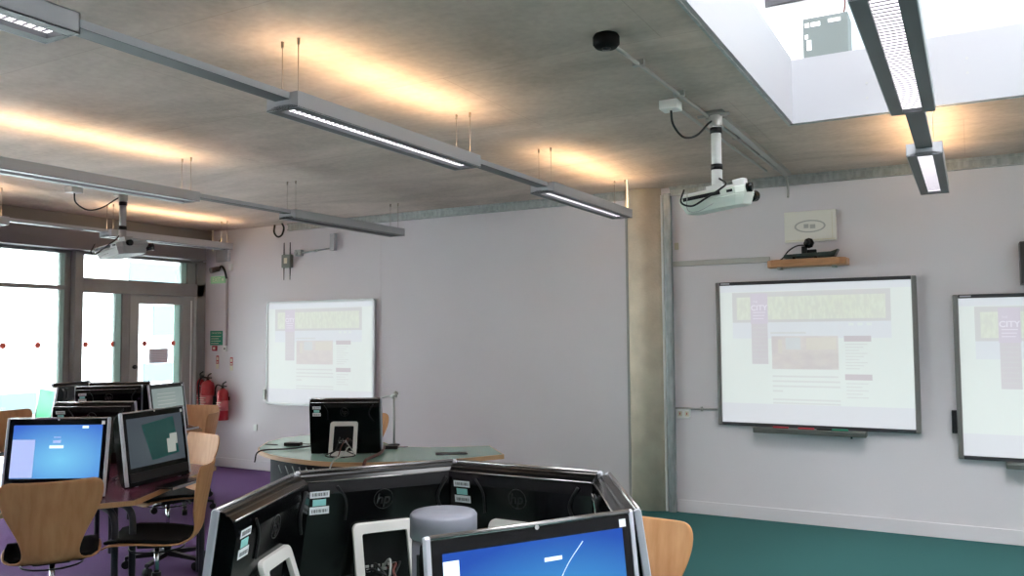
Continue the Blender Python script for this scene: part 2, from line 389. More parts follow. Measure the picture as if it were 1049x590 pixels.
MB().box(-.155, .135, -.1, .1, .02, .345).build('body', box_m, eb, bevel=.006)
b = MB().box(-.14, -.11, -.104, -.1, .28, .31).box(-.10, -.07, -.104, -.1, .28, .31).box(-.065, -.04, -.104, -.1, .28, .31).box(.01, .09, -.104, -.1, .29, .315).box(-.14, -.12, -.104, -.1, .2, .23).box(-.13, -.10, -.104, -.1, .12, .19)
b.build('label_patch', sticker_m, eb)
MB().tube([(.09, 0, .34), (.11, 0, .45), (.08, .02, .6), (.1, .02, 1.2)], .006).build('cable', cabler_m, eb)
MB().box(-.12, .1, -.08, .08, 0, .02).build('foot', black2_m, eb)

# ------------------------------------------------------------------ suspended lamps
LZ0, LZ1 = 2.69, 2.765
def make_lamp(on, up, Ln=1.6):
    t = thing('linear_lamp', '', 'lamp', (0, 0, 0))
    w, wi = .097, .042
    b = MB()
    b.box(-w, -w + .004, 0, Ln, LZ0, LZ1).box(w - .004, w, 0, Ln, LZ0, LZ1).box(-w, w, 0, .004, LZ0, LZ1).box(-w, w, Ln - .004, Ln, LZ0, LZ1)
    b.box(-w, -.07, 0, Ln, LZ1 - .004, LZ1).box(.07, w, 0, Ln, LZ1 - .004, LZ1)
    b.build('housing', lamp_m, t)
    u = MB()
    u.prism([(-w, LZ0), (-wi, LZ0 + .001), (-wi, LZ0 + .02), (-w, LZ0 + .006)], lambda p, s_: (p[0], s_, p[1]), 0, Ln)
    u.prism([(w, LZ0), (wi, LZ0 + .001), (wi, LZ0 + .02), (w, LZ0 + .006)], lambda p, s_: (p[0], s_, p[1]), 0, Ln)
    u.box(-wi, wi, 0, .03, LZ0, LZ0 + .02).box(-wi, wi, Ln - .03, Ln, LZ0, LZ0 + .02)
    u.build('underside', lampd_m, t)
    MB().box(-w + .006, w - .006, .006, Ln - .006, LZ0 + .024, LZ0 + .028).build('diffuser', lampon_m if on else lampoff_m, t)
    lv = MB(); n = 46
    for i in range(n):
        y = .03 + (Ln - .06) * (i + .5) / n; lv.box(-wi, wi, y - .0035, y + .0035, LZ0 + .0205, LZ0 + .0238)
    lv.build('louvre', mat_louvre, t)
    if up: MB().prism([(-.06, LZ1 - .04), (0, LZ1 + .008), (.06, LZ1 - .04)], lambda p, s_: (p[0], s_, p[1]), .06, Ln - .06).build('uplight_tube', up_m, t)
    for y in (.05, Ln - .05):
        for x in (-.05, .05):
            MB().cyl((x, y, LZ1 - .01), (x, y, H + .002), .0022, n=6).cyl((x, y, H - .03), (x, y, H), .007, n=8).build('suspension_wire', wire_m, t)
    return t
mat_louvre = mat('white_louvre', (.26, .235, .27), .5)
proto = {}
lamps = [(-.21, 2.75, 1, 1, 'lamp under the skylight panel with a bright louvre'), (-.21, 5.42, 1, 1, 'lamp hung between the skylight and the back wall'),
         (-2.73, .12, 1, 0, 'lamp crossing the top corner beside the ceiling wires, end nearest the camera'), (-2.73, 2.77, 1, 1, 'lit lamp hung at the middle of the row over the front computers'),
         (-2.73, 5.40, 1, 1, 'lit lamp whose end reaches the concrete column'), (-5.25, 2.77, 1, 1, 'lit lamp passing in front of the dark projector pole'),
         (-5.25, 5.40, 0, 0, 'unlit lamp above the small whiteboard and the wall antenna'), (-7.77, 2.77, 1, 1, 'lamp tip beside the bulkhead over the tall left window'),
         (-7.77, 5.40, 1, 1, 'lamp along the bulkhead over the glazed door')]
for x, y, on, up, d in lamps:
    k = (on, up)
    if k not in proto: proto[k] = t = make_lamp(on, up); t.location = (x, y, 0)
    else: t = dup(proto[k], (x, y, 0), 0)
    t['label'] = 'grey suspended linear ' + d; t['group'] = 'suspended linear lamps'
for x, y0, y1, d in ((-.21, 4.35, 5.42, 'right of the skylight, between its two lamps'), (-2.73, 1.72, 2.77, 'left of the middle lit lamp of the front row'), (-2.73, 4.37, 5.40, 'leading to the lamp at the concrete column'),
                  (-5.25, 4.37, 5.40, 'behind the dark projector pole, leading to the unlit lamp'), (-7.77, 4.37, 5.40, 'in front of the bulkhead, between the two lamps there')):
    tag(MB().box(x - .045, x + .045, y0, y1, LZ1 - .03, LZ1).m(1).box(x - .043, x + .043, y0, y1, LZ1 - .032, LZ1 - .03).build('lamp_connecting_bar', [lamp_m, lampd_m]), 'grey bar linking suspended lamps ' + d, 'bar', 'bars between lamps')
# wall hanger of the lamp by the column
tag(MB().box(-2.66, -2.645, 6.93, 6.95, 2.765, H).build('lamp_hanger', white_m), 'white hanger strap above the lamp end at the concrete column', 'bracket')

# ------------------------------------------------------------------ ceiling fittings
sd = thing('smoke_detector', 'round black smoke detector on the concrete ceiling', 'smoke detector', (-1.43, 3.50, H))
MB().lathe([(0, 0), (.055, 0), (.062, -.012), (.062, -.045), (.05, -.060), (0, -.063)]).build('housing', pad_m, sd)
MB().lathe([(0, -.063), (.02, -.063), (.02, -.07), (0, -.071)]).build('sensor_cap', black2_m, sd)
c1 = MB().tube([(-1.43, 3.56, H - .022), (-1.40, 5.2, H - .022), (-1.375, 7.30, H - .022), (-1.375, 7.42, H - .03), (-1.37, 7.48, H - .09), (-1.37, 7.48, H - .2)], .010, n=8)
for k in range(6): c1.box(-1.455 + k * .012, -1.395 + k * .012, 3.9 + k * .62, 3.93 + k * .62, H - .03, H)
tag(c1.build('ceiling_conduit', galv2_m), 'long galvanised conduit from the smoke detector, bending down at the back wall', 'conduit')
tag(MB().box(-1.36, -1.315, 5.15, 7.35, H - .03, H).box(-1.352, -1.323, 5.15, 7.35, H - .032, H - .028).build('cable_tray', galv2_m), 'slim slotted channel beside the long conduit, behind the white projector pole', 'channel')
tag(MB().tube([(-1.51, 4.74, H - .02), (-1.49, 6, H - .02), (-1.47, 7.1, H - .02)], .010).build('ceiling_conduit', galv2_m), 'short galvanised conduit from the white outlet box above the projector', 'conduit')

def make_projector():
    t = thing('ceiling_projector', '', 'projector')
    MB().box(-.06, .06, -.06, .06, H - .02, H).box(-.11, .09, -.025, .0, H - .03, H - .012).cyl((0, 0, H - .09), (0, 0, H - .02), .042).build('ceiling_mount', galv2_m, t, bevel=.003)
    MB().cyl((0, 0, 2.60), (0, 0, 2.96), .031, n=24).build('pole', white_m, t)
    for z in (2.895, 2.665): MB().cyl((0, 0, z), (0, 0, z + .035), .037, n=24).build('clamp_ring', black2_m, t)
    MB().cyl((0, 0, 2.55), (0, 0, 2.665), .034, n=24).build('pole_socket', white_m, t)
    T = Matrix.Translation((0, 0, 2.5)) @ Matrix.Rotation(R(-7), 4, 'Y') @ Matrix.Rotation(R(6), 4, 'X')
    MB().box(-.2, .19, -.1, .12, .03, .045).box(-.05, .05, -.05, .05, .04, .07).box(.13, .2, -.11, -.02, .02, .07).build('mounting_plate', white_m, t, T=T, bevel=.004)
    out = [(-.2, -.15), (-.16, -.17), (.15, -.17), (.2, -.14), (.2, .13), (.16, .16), (-.16, .16), (-.2, .13)]
    bd = MB(); bd.prism(out, lambda p, s_: (p[0] * (1 if s_ > -.03 else .9), p[1] * (1 if s_ > -.03 else .9), s_), -.02, .025)
    bd.prism(out, lambda p, s_: (p[0] * (1 if s_ > -.05 else .86), p[1] * (1 if s_ > -.05 else .84), s_), -.085, -.02)
    bo = bd.build('body', mat('ivory_projector_case', (.66, .70, .62), .4) if 'ivory_projector_case' not in MATS else MATS['ivory_projector_case'], t, T=T, bevel=.006)
    MB().box(-.17, .06, -.174, -.165, -.006, .016).box(.1, .135, -.174, -.165, -.004, .012).build('connector_slot', black2_m, bo, T=T)
    MB().cyl((.16, .12, -.03), (.19, .19, -.03), .035, n=20).build('lens', black_m, t, T=T); MB().cyl((.2, -.08, .01), (.235, -.08, .005), .028, n=18).build('adjustment_knob', black_m, t, T=T)
    MB().tube([(-.2 + .04, -.17, 2.53), (-.17, -.2, 2.45), (-.10, -.21, 2.42), (-.02, -.2, 2.46), (.06, -.18, 2.51), (.09, -.14, 2.55), (.03, -.06, 2.60)], .006).build('power_cable', cable_m, t)
    MB().tube([(-.14, -.17, 2.50), (-.13, -.2, 2.40), (-.07, -.2, 2.385), (0, -.18, 2.42), (.02, -.1, 2.45)], .0025).build('data_cable', cableg_m, t)
    MB().box(-.22, -.11, -.44, -.33, H - .055, H).build('outlet_box', white_m, t, bevel=.005)
    MB().tube([(-.165, -.38, H - .05), (-.155, -.37, H - .14), (-.12, -.28, H - .2), (-.07, -.17, H - .17), (-.03, -.05, H - .075), (0, -.03, H - .06)], .007).build('outlet_cable', cable_m, t)
    return t
p1 = make_projector(); p1.location = (-1.357, 5.1, 0); p1['label'] = 'white ceiling projector on a white pole aimed at the large whiteboard'
p2 = dup(p1, (-6.97, 5.02, 0), 0, 'ceiling projector hanging in front of the window bulkhead, its outlet cable looped beside the lamp')
for o in (p1, p2): o['group'] = 'ceiling projectors'
for c in kids(p2):
    if c.name.startswith(('pole', 'pole_socket', 'mounting_plate', 'body')):
        c.data = c.data.copy(); c.data.materials[0] = mat('grey_projector_parts', (.36, .35, .34), .4) if 'grey_projector_parts' not in MATS else MATS['grey_projector_parts']

# ------------------------------------------------------------------ whiteboards with the projected page
cw = pm('page_white', (.86, .97, .93)); cwt = pm('page_top_band', (.80, .87, .95)); cg = pm('page_grey_frame', (.66, .67, .69)); cl = pm('page_lilac', (.68, .60, .76))
cnav = pm('page_nav', (.66, .62, .68)); ctx = pm('page_text', (.74, .78, .78)); chd = pm('page_heading', (.58, .50, .56)); cbt = pm('page_taskbar', (.78, .82, .90))
def strip_mat():
    m = mat('page_forest_picture', (.38, .40, .36), .6); nt = m.node_tree; b = nt.nodes['Principled BSDF']; N = nt.nodes.new; L = nt.links.new
    tc = N('ShaderNodeTexCoord'); mp = N('ShaderNodeMapping'); mp.inputs['Scale'].default_value = (44, 1, 2.6)
    n = N('ShaderNodeTexNoise'); n.inputs['Scale'].default_value = 1; n.inputs['Detail'].default_value = 2
    L(tc.outputs['Generated'], mp.inputs['Vector']); L(mp.outputs['Vector'], n.inputs['Vector'])
    rp = N('ShaderNodeValToRGB'); e = rp.color_ramp.elements
    e[0].position = .33; e[0].color = (.68, .71, .68, 1); e[1].position = .66; e[1].color = (.90, .97, .88, 1)
    k = e.new(.47); k.color = (.74, .78, .71, 1); k = e.new(.56); k.color = (.84, .92, .76, 1)
    L(n.outputs['Fac'], rp.inputs['Fac']); L(rp.outputs['Color'], b.inputs['Emission Color']); b.inputs['Emission Strength'].default_value = .15
    return m
def photo_mat():
    m = mat('page_hall_photo', (.38, .36, .36), .6); nt = m.node_tree; b = nt.nodes['Principled BSDF']; N = nt.nodes.new; L = nt.links.new
    tc = N('ShaderNodeTexCoord'); n = N('ShaderNodeTexNoise'); n.inputs['Scale'].default_value = 5; n.inputs['Detail'].default_value = 5
    L(tc.outputs['Generated'], n.inputs['Vector'])
    rp = N('ShaderNodeValToRGB'); e = rp.color_ramp.elements
    e[0].position = .38; e[0].color = (.66, .62, .64, 1); e[1].position = .7; e[1].color = (.82, .80, .74, 1)
    L(n.outputs['Fac'], rp.inputs['Fac']); L(rp.outputs['Color'], b.inputs['Emission Color']); b.inputs['Emission Strength'].default_value = .15
    return m
forest_m = strip_mat(); hall_m = photo_mat(); cph = pm('page_photo_light', (.70, .76, .80)); cyl_m = pm('page_photo_cream', (.80, .76, .66))
cwh = pm('page_lettering', (.90, .86, 1.0), .17)
def projected(parent, x0, x1, z0, z1, y, full=True):  # projector light is painted in: the patches glow by themselves
    """page drawn as flat patches, u to the right, v down"""
    W, Hh = x1 - x0, z1 - z0
    def q(mb, u0, u1, v0, v1, lay): mb.box(x0 + u0 * W, x0 + u1 * W, y - lay * .0006 - .0006, y - lay * .0006, z1 - v1 * Hh, z1 - v0 * Hh)
    b = MB()
    names = [cw, cwt, cg, cl, cnav, ctx, chd, cbt, cyl_m, cph]
    q(b.m(0), 0, 1, 0, 1, 0); q(b.m(1), 0, 1, 0, .05, 1)
    q(b.m(7), 0, 1, .86, 1, 1)
    q(b.m(2), .07, .90, .055, .275, 1)
    q(b.m(1), .07, .90, .275, .39, 1)
    q(b.m(4), .175, .265, .28, .575, 2)
    for k in range(8): q(b.m(2), .18, .26, .31 + k * .032, .316 + k * .032, 3)
    for v, u1 in ((.655, .63), (.69, .64), (.725, .64), (.76, .34), (.82, .64), (.845, .64)): q(b.m(5), .285, u1, v, v + .012, 2)
    q(b.m(5), .28, .47, .345, .358, 2)
    for v in (.375, .64): q(b.m(6), .665, .80, v, v + .04, 2)
    for k in range(9): q(b.m(5), .67, .78 - (k % 3) * .02, .43 + k * .021, .437 + k * .021, 2)
    for k in range(5): q(b.m(5), .67, .78 - (k % 2) * .03, .70 + k * .024, .707 + k * .024, 2)
    for k in range(3): q(b.m(0), .69 + k * .045, .715 + k * .045, .285, .305, 2)
    q(b.m(3), .172, .268, .065, .285, 4)
    pg = b.build('projected_page', names, parent)
    s_ = MB(); q(s_, .095, .172, .09, .255, 2); q(s_, .268, .875, .09, .255, 2); s_.build('forest_banner', forest_m, pg)
    s_ = MB(); q(s_, .285, .635, .375, .61, 2); s_.m(1); q(s_, .36, .44, .385, .47, 3); s_.m(2); q(s_, .47, .625, .385, .47, 3); s_.m(3); q(s_, .32, .34, .40, .5, 3)
    s_.build('hall_picture', [hall_m, cph, cyl_m, cyl_m], pg)
    tb = MB(); cx = x0 + .22 * W
    text_into(tb, 'CITY', .042 * W, lambda a, c: (cx + a, y - .0040, z1 - .17 * Hh + c), True)
    text_into(tb, 'THE', .014 * W, lambda a, c: (cx + a - .02 * W, y - .0040, z1 - .125 * Hh + c))
    for k in range(3): tb.box(cx - .035 * W, cx + .035 * W - k * .008, y - .0042, y - .0038, z1 - (.205 + k * .022) * Hh, z1 - (.200 + k * .022) * Hh)
    tb.build('page_lettering', cwh, pg)
dark_m = mat('board_dark_edge', (.05, .05, .055), .4); bgrey_m = mat('board_grey_side', (.22, .21, .20), .4, .3)
def smartboard(x0, x1, z0, z1, label):
    t = thing('interactive_whiteboard', label, 'whiteboard', ((x0 + x1) / 2, D, z0), group='interactive whiteboards')
    W = (x1 - x0) / 2; h = z1 - z0
    MB().box(-W + .03, W - .03, -.04, 0, .02, h - .02).build('board', white_m, t)
    for x in (-W, W - .04): MB().box(x, x + .04, -.055, 0, 0, h).build('side_rail', bgrey_m, t, bevel=.008)
    MB().box(-W + .04, W - .04, -.05, 0, h - .03, h).build('top_rail', dark_m, t)
    MB().box(-W + .04, W - .04, -.05, 0, 0, .03).build('bottom_rail', dark_m, t)
    projected(t, -W + .04, W - .04, .03, h - .03, -.041)
    tr = MB().box(-.5, .42, -.13, -.02, -.045, -.0).box(-.5, .42, -.135, -.125, -.045, -.005)
    tr.build('pen_tray', mat('pen_tray_grey', (.10, .11, .10), .4) if 'pen_tray_grey' not in MATS else MATS['pen_tray_grey'], t, bevel=.006)
    for i, (px_, m_) in enumerate(((-.33, redsign_m), (-.12, redsign_m), (.03, black2_m), (.15, green_m))):
        MB().cyl((px_, -.115, .008), (px_ + .13, -.115, .008), .008, n=8).build('pen', m_, t)
    MB().box(-W + .05, -W + .13, -.052, -.05, h - .02, h - .008).build('maker_mark', MATS['silver_trim'], t)
    MB().cyl((.3, -.08, -.065), (.3, -.08, -.045), .008).build('cable_gland', black2_m, t)
    return t
smartboard(-2.035, -.383, .823, 2.107, 'large interactive whiteboard with a projected web page, below the wooden shelf')
b3 = smartboard(-.128, 1.52, .640, 1.940, 'interactive whiteboard cut off by the right edge, showing the CITY page')
MB().box(-.86, -.824, -.06, -.0, .20, .38).build('speaker_socket', black2_m, b3, bevel=.004)
# the smaller board by the desk: silver frame with round corners
lb = thing('whiteboard', 'smaller silver-framed whiteboard with a washed-out projected page, behind the desk', 'whiteboard', (-6.808, D, .815))
LW, LH = .848, 1.265
def rr(w_, h0, h1, r, n=5):
    pts = []
    for cx, cz, a0 in ((w_ - r, h1 - r, 0), (-w_ + r, h1 - r, 90), (-w_ + r, h0 + r, 180), (w_ - r, h0 + r, 270)):
        for i in range(n + 1): a = R(a0 + 90 * i / n); pts.append((cx + r * math.cos(a), cz + r * math.sin(a)))
    return pts
def ring(mb, outer, inner, y0, y1):
    n = len(outer); vs = [(p[0], y0, p[1]) for p in outer] + [(p[0], y0, p[1]) for p in inner] + [(p[0], y1, p[1]) for p in outer] + [(p[0], y1, p[1]) for p in inner]
    fs = []
    for i in range(n):
        j = (i + 1) % n
        fs += [(i, j, n + j, n + i), (2 * n + i, 3 * n + i, 3 * n + j, 2 * n + j), (i, 2 * n + i, 2 * n + j, j), (n + i, n + j, 3 * n + j, 3 * n + i)]
    mb.add(vs, fs)
b = MB(); ring(b, rr(LW, 0, LH, .05), rr(LW - .03, .03, LH - .03, .025), -.035, 0)
b.build('frame', mat('silver_board_frame', (.50, .50, .50), .35, .5), lb)
MB().box(-LW + .02, LW - .02, -.02, 0, .02, LH - .02).build('board', white_m, lb)
projected(lb, -LW + .03, LW - .03, .03, LH - .03, -.021)
MB().box(-LW - .03, -LW, -.05, 0, .06, .18).build('side_bracket', galv2_m, lb)

# ------------------------------------------------------------------ wall fittings
def wallbox(name, x0, x1, z0, z1, d, m_, label, cat, group=None, extra=None, bevel=.004):
    t = thing(name, label, cat, ((x0 + x1) / 2, D, z0), group=group)
    MB().box((x0 - x1) / 2, (x1 - x0) / 2, -d, 0, 0, z1 - z0).build('plate', m_, t, bevel=bevel)
    if extra: extra(t, (x1 - x0) / 2, z1 - z0, d)
    return t
def acx(t, w_, h, d):
    b = MB(); ring(b, [(0, h * .62 + .0)] and [(.13 * math.cos(a), h / 2 + .055 * math.sin(a)) for a in [2 * PI * k / 24 for k in range(24)]],
                   [(.115 * math.cos(a), h / 2 + .045 * math.sin(a)) for a in [2 * PI * k / 24 for k in range(24)]], -d - .002, -d)
    b.box(-.05, -.01, -d - .002, -d, h / 2 - .015, h / 2 + .02).box(0, .045, -d - .002, -d, h / 2 - .02, h / 2 + .015)
    b.build('embossed_mark', mat('pale_grey_mark', (.50, .49, .45), .5), t)
    MB().box(-w_ + .012, w_ - .012, -d - .004, -d, .012, .02).box(w_ - .035, w_ - .03, -d - .002, -d, .02, h - .02).build('trim_line', cream_m, t)
wallbox('wall_loudspeaker_panel', -1.415, -.985, 2.435, 2.705, .035, mat('ivory_panel', (.84, .81, .74), .45), 'flat ivory wall panel with a faint oval mark above the wooden shelf', 'wall panel', extra=acx)
sh = thing('wall_shelf', 'rounded beech shelf on the wall above the large whiteboard', 'shelf', (-1.22, D, 2.235))
b = MB(); b.prism([(-.34, 0), (-.335, -.1), (-.29, -.17), (.27, -.19), (.32, -.14), (.33, 0)], lambda p, s_: (p[0], p[1], s_), -.018, .045)
b.build('board', shelf_m, sh, bevel=.008)
MB().box(-.25, -.22, -.12, 0, -.035, -.018).box(.2, .23, -.12, 0, -.035, -.018).build('bracket', galv2_m, sh)
cam_t = thing('conference_camera', 'black swivel camera on a dark base standing on the wooden shelf', 'camera', (-1.2, D - .1, 2.28))
b = MB(); b.prism([(-.21, 0), (-.20, .03), (.18, .04), (.24, .06), (.21, 0)], lambda p, s_: (p[0], s_, p[1] + .012), -.06, .05)
b.build('base', mat('dark_green_plastic', (.035, .05, .045), .35), cam_t, bevel=.004)
MB().box(-.06, -.02, -.03, .03, .045, .11).box(-.02, .06, -.02, .02, .05, .08).build('bracket', black2_m, cam_t, bevel=.006)
MB().lathe([(0, -.045), (.03, -.035), (.045, 0), (.03, .035), (0, .045)], (0, -.01, .135)).build('camera_head', black_m, cam_t)
MB().cyl((-.02, -.06, .14), (.01, -.04, .14), .022).build('lens', black2_m, cam_t)
MB().tube([(-.02, .01, .12), (-.1, .01, .12), (-.17, 0, .08), (-.22, 0, .02), (-.24, -.02, .0)], .006).build('cable', cable_m, cam_t)
for x in (-.12, .06): MB().cyl((x, -.065, .008), (x, -.04, .008), .012).build('foot', black2_m, cam_t)
tag(MB().box(-2.445, -1.55, D - .025, D, 2.275, 2.325).build('wall_trunking', mat('grey_trunking', (.47, .46, .43), .5), bevel=.004), 'grey cable trunking running from the steel channel to the wooden shelf', 'trunking')
wallbox('wall_switch', -2.425, -2.385, 2.435, 2.50, .01, beige_m, 'small beige plate high on the wall beside the steel channel', 'switch plate')
def sock(t, w_, h, d):
    for x in (-w_ / 2, w_ / 2): MB().box(x - .018, x + .018, -d - .003, -d, h * .25, h * .75).build('socket_face', beige_m, t); MB().box(x - .004, x + .004, -d - .004, -d - .002, h * .4, h * .62).build('rocker', redsign_m, t)
wallbox('double_socket', -2.43, -2.30, .86, .95, .02, white_m, 'double white wall socket beside the steel channel', 'socket', extra=sock)
tag(MB().tube([(-2.44, D - .015, .955), (-2.03, D - .015, .955)], .009, smooth=False).box(-2.2, -2.185, D - .03, D, .935, .975).build('wall_conduit', galv2_m), 'thin conduit above the double socket reaching the large whiteboard', 'conduit')
wallbox('wall_socket', -7.88, -7.82, .48, .56, .012, white_m, 'small white wall socket low between the extinguisher and the desk', 'socket')
ws = thing('wall_cabinet', 'dark grey wall cabinet at the right edge above the cut-off whiteboard', 'cabinet', (.62, D, 2.0))
MB().box(-.28, .28, -.16, 0, 0, .33).build('body', mat('dark_brown_grey_case', (.10, .085, .085), .5), ws, bevel=.006)
MB().box(-.2, -.05, -.12, -.03, .33, .40).build('top_unit', black2_m, ws, bevel=.01)
MB().box(-.275, .275, -.166, -.16, .01, .32).build('front_panel', mat('dark_grille', (.05, .045, .045), .6), ws)

# corner with the extinguishers
wallbox('exit_sign', -8.665, -8.40, 2.345, 2.435, .02, exitg_m, 'pale green EXIT sign near the window corner', 'sign',
        extra=lambda t, w_, h, d: (lambda b: (text_into(b, 'EXIT', .075, lambda a, c: (a - .02, -d - .002, h / 2 + c), True), b.box(.075, .11, -d - .002, -d, h / 2 - .015, h / 2 + .015), b.build('lettering', cream_m, t)))(MB()))
def gs(t, w_, h, d):
    b = MB()
    text_into(b, 'FIRE ACTION', .03, lambda a, c: (a, -d - .001, h - .03 + c))
    for k in range(4): b.box(-w_ + .02, w_ - .03 - (k % 2) * .04, -d - .001, -d, h - .075 - k * .03, h - .068 - k * .03)
    b.build('lettering', cream_m, t)
wallbox('fire_notice', -8.68, -8.45, 1.545, 1.73, .004, green_m, 'green notice with white lines on the wall above the fire extinguishers', 'sign', extra=gs)
wallbox('fire_point_sign', -8.625, -8.545, 1.47, 1.54, .02, redsign_m, 'small dark red square sign below the green notice', 'sign',
        extra=lambda t, w_, h, d: MB().box(-.018, .018, -d - .002, -d, .02, .05).build('mark', cream_m, t))
wallbox('wall_socket', -8.425, -8.365, 1.465, 1.54, .02, white_m, 'white outlet at the foot of the vertical trunking near the green notice', 'socket',
        extra=lambda t, w_, h, d: MB().cyl((0, -d - .002, .035), (0, -d, .035), .012).build('key_hole', black2_m, t))
tag(MB().box(-8.385, -8.36, D - .02, D, 1.54, 2.42).build('wall_trunking', mat('pink_grey_trunking', (.42, .36, .36), .5)), 'narrow vertical trunking rising from the white outlet', 'trunking')
cc = thing('corner_camera', 'small dark security camera below a grey plate in the window corner', 'camera', (-8.45, D, 2.50))
MB().box(-.09, .13, -.05, 0, .12, .27).build('plate', lamp_m, cc, bevel=.004)
MB().cyl((-.06, -.16, .0), (-.03, -.05, .03), .035).build('camera_body', mat('camera_brown_grey', (.12, .10, .09), .4), cc)
MB().tube([(-.02, -.05, .03), (.01, -.05, .06), (.05, -.05, .04), (.075, -.04, -.02), (.08, -.02, -.1)], .014).build('cable', black2_m, cc)
MB().tube([(0, -.06, .27), (.01, -.08, .36), (.04, -.07, .42)], .012).build('ceiling_cable', black2_m, cc)
MB().box(.12, .18, -.03, 0, 0, .09).build('junction_box', white_m, cc, bevel=.004)
tag(MB().box(-8.56, -8.545, D - .1, D - .08, 2.76, H).build('lamp_hanger', cream_m), 'pale hanger strap at the window corner ceiling', 'bracket')
for x, z, d in ((-8.54, 1.24, 'above the pair of red cylinders by the window'), (-8.285, 1.22, 'above the extinguisher with the black horn')):
    wallbox('extinguisher_sign', x - .025, x + .025, z, z + .17, .003, redsign_m if x < -8.4 else redsign_m, 'narrow red and cream label strip ' + d, 'sign', group='label strips above extinguishers',
            extra=lambda t, w_, h, d_: (MB().box(-w_, w_, -d_ - .001, -d_, .0, .065).build('cream_band', cream_m, t), MB().box(-w_ * .6, w_ * .6, -d_ - .002, -d_ - .001, h * .45, h * .55).box(-w_ * .6, w_ * .6, -d_ - .002, -d_ - .001, h * .65, h * .9).build('text_block', cream_m, t)))
def extinguisher(x, label, r, h, z0, co2):
    t = thing('fire_extinguisher', label, 'fire extinguisher', (x, D - r - .02, z0))
    MB().lathe([(0, 0), (r * .95, 0), (r, .015), (r, h * .84), (r * .86, h * .93), (r * .4, h * .985), (.02, h), (0, h)]).build('cylinder', red_m, t)
    MB().lathe([(r + .001, h * .30), (r + .0015, h * .30), (r + .0015, h * .62), (r + .001, h * .62)], n=24).build('label_band', mat('red_label_print', (.62, .16, .17), .4) if 'red_label_print' not in MATS else MATS['red_label_print'], t)
    lb_ = MB()
    for k in range(5): lb_.box(-r * .55, r * .55 - (k % 2) * .02, -r - .004, -r * .8, h * (.33 + .055 * k), h * (.345 + .055 * k))
    lb_.build('label_text', cream_m, t)
    MB().lathe([(r + .002, 0), (r + .002, .03), (r, .035)]).build('base_ring', black2_m if not co2 else red_m, t)
    MB().cyl((0, 0, h), (0, 0, h + .04), .018).tube([(0, 0, h + .03), (.03, -.02, h + .06), (.09, -.03, h + .085)], .009).tube([(0, 0, h + .03), (.04, -.02, h + .03), (.10, -.03, h + .03)], .008).build('valve_handle', black2_m, t)
    if co2:
        MB().tube([(-.01, -.01, h + .03), (-.08, -.02, h + .04), (-.115, -.02, h - .02), (-.12, -.02, h - .12)], .009).build('hose', black2_m, t)
        MB().cyl((-.12, -.02, h - .1), (-.12, -.02, h - .36), .02, .032).build('horn', black2_m, t)
    else:
        MB().tube([(-.01, -.01, h + .03), (-.06, -.05, h + .03), (-.1, -.06, h - .08), (-.09, -.05, h * .35)], .011).build('hose', black2_m, t)
        MB().lathe([(0, 0), (.013, 0), (.013, .008), (0, .01)], (.05, -.05, h * .8)).build('pressure_gauge', cream_m, t)
    MB().box(-.03, .03, r - .005, r + .02, h * .6, h * .72).build('wall_bracket', black2_m, t)
extinguisher(-8.595, 'stout red fire extinguisher with a black base, right beside the window frame', .085, .50, .60, False)
extinguisher(-8.77, 'red fire extinguisher squeezed into the window corner behind the stout one', .06, .50, .62, False)
extinguisher(-8.34, 'slim red fire extinguisher with a black discharge horn', .07, .40, .60, True)

# wireless unit with four rods
wa = thing('wireless_access_point', 'grey wall box with thin antenna rods above and below, over the smaller whiteboard', 'access point', (-7.31, D, 2.49))
MB().box(-.07, .07, -.06, 0, 0, .16).build('body', mat('grey_green_case', (.20, .22, .20), .5), wa, bevel=.006)
MB().box(-.025, .025, -.063, -.06, .05, .12).build('label_patch', cream_m, wa)
for x in (-.055, .045):
    MB().cyl((x, -.03, .15), (x, -.03, .31), .008, .005, n=8).build('antenna', black2_m, wa)
    MB().cyl((x, -.03, .01), (x, -.03, -.15), .008, .004, n=8).build('antenna', black2_m, wa)
jb = thing('conduit_junction', 'small round junction box with a thin conduit leading right to a ceiling drop', 'junction box', (-7.12, D, 2.66))
MB().box(-.05, .05, -.06, 0, -.035, .04).cyl((-.02, -.075, 0), (-.02, -.06, 0), .025).build('box', galv_m, jb, bevel=.006)
MB().tube([(.05, -.03, .0), (.5, -.03, .03)], .009, smooth=False).cyl((.25, -.03, .012), (.28, -.03, .015), .014, n=10).build('conduit', galv_m, jb)
MB().box(.5, .57, -.05, 0, 0, .2).build('end_box', lamp_m, jb, bevel=.004)
tag(MB().tube([(-7.45, 7.45, 3.02), (-7.46, 7.45, 2.93), (-7.40, 7.45, 2.87), (-7.33, 7.45, 2.89), (-7.30, 7.45, 2.97), (-7.33, 7.45, 3.03)], .011).build('cable_loop', cable_m), 'dark loop of cable hanging from the ceiling over the wall antenna', 'cable')

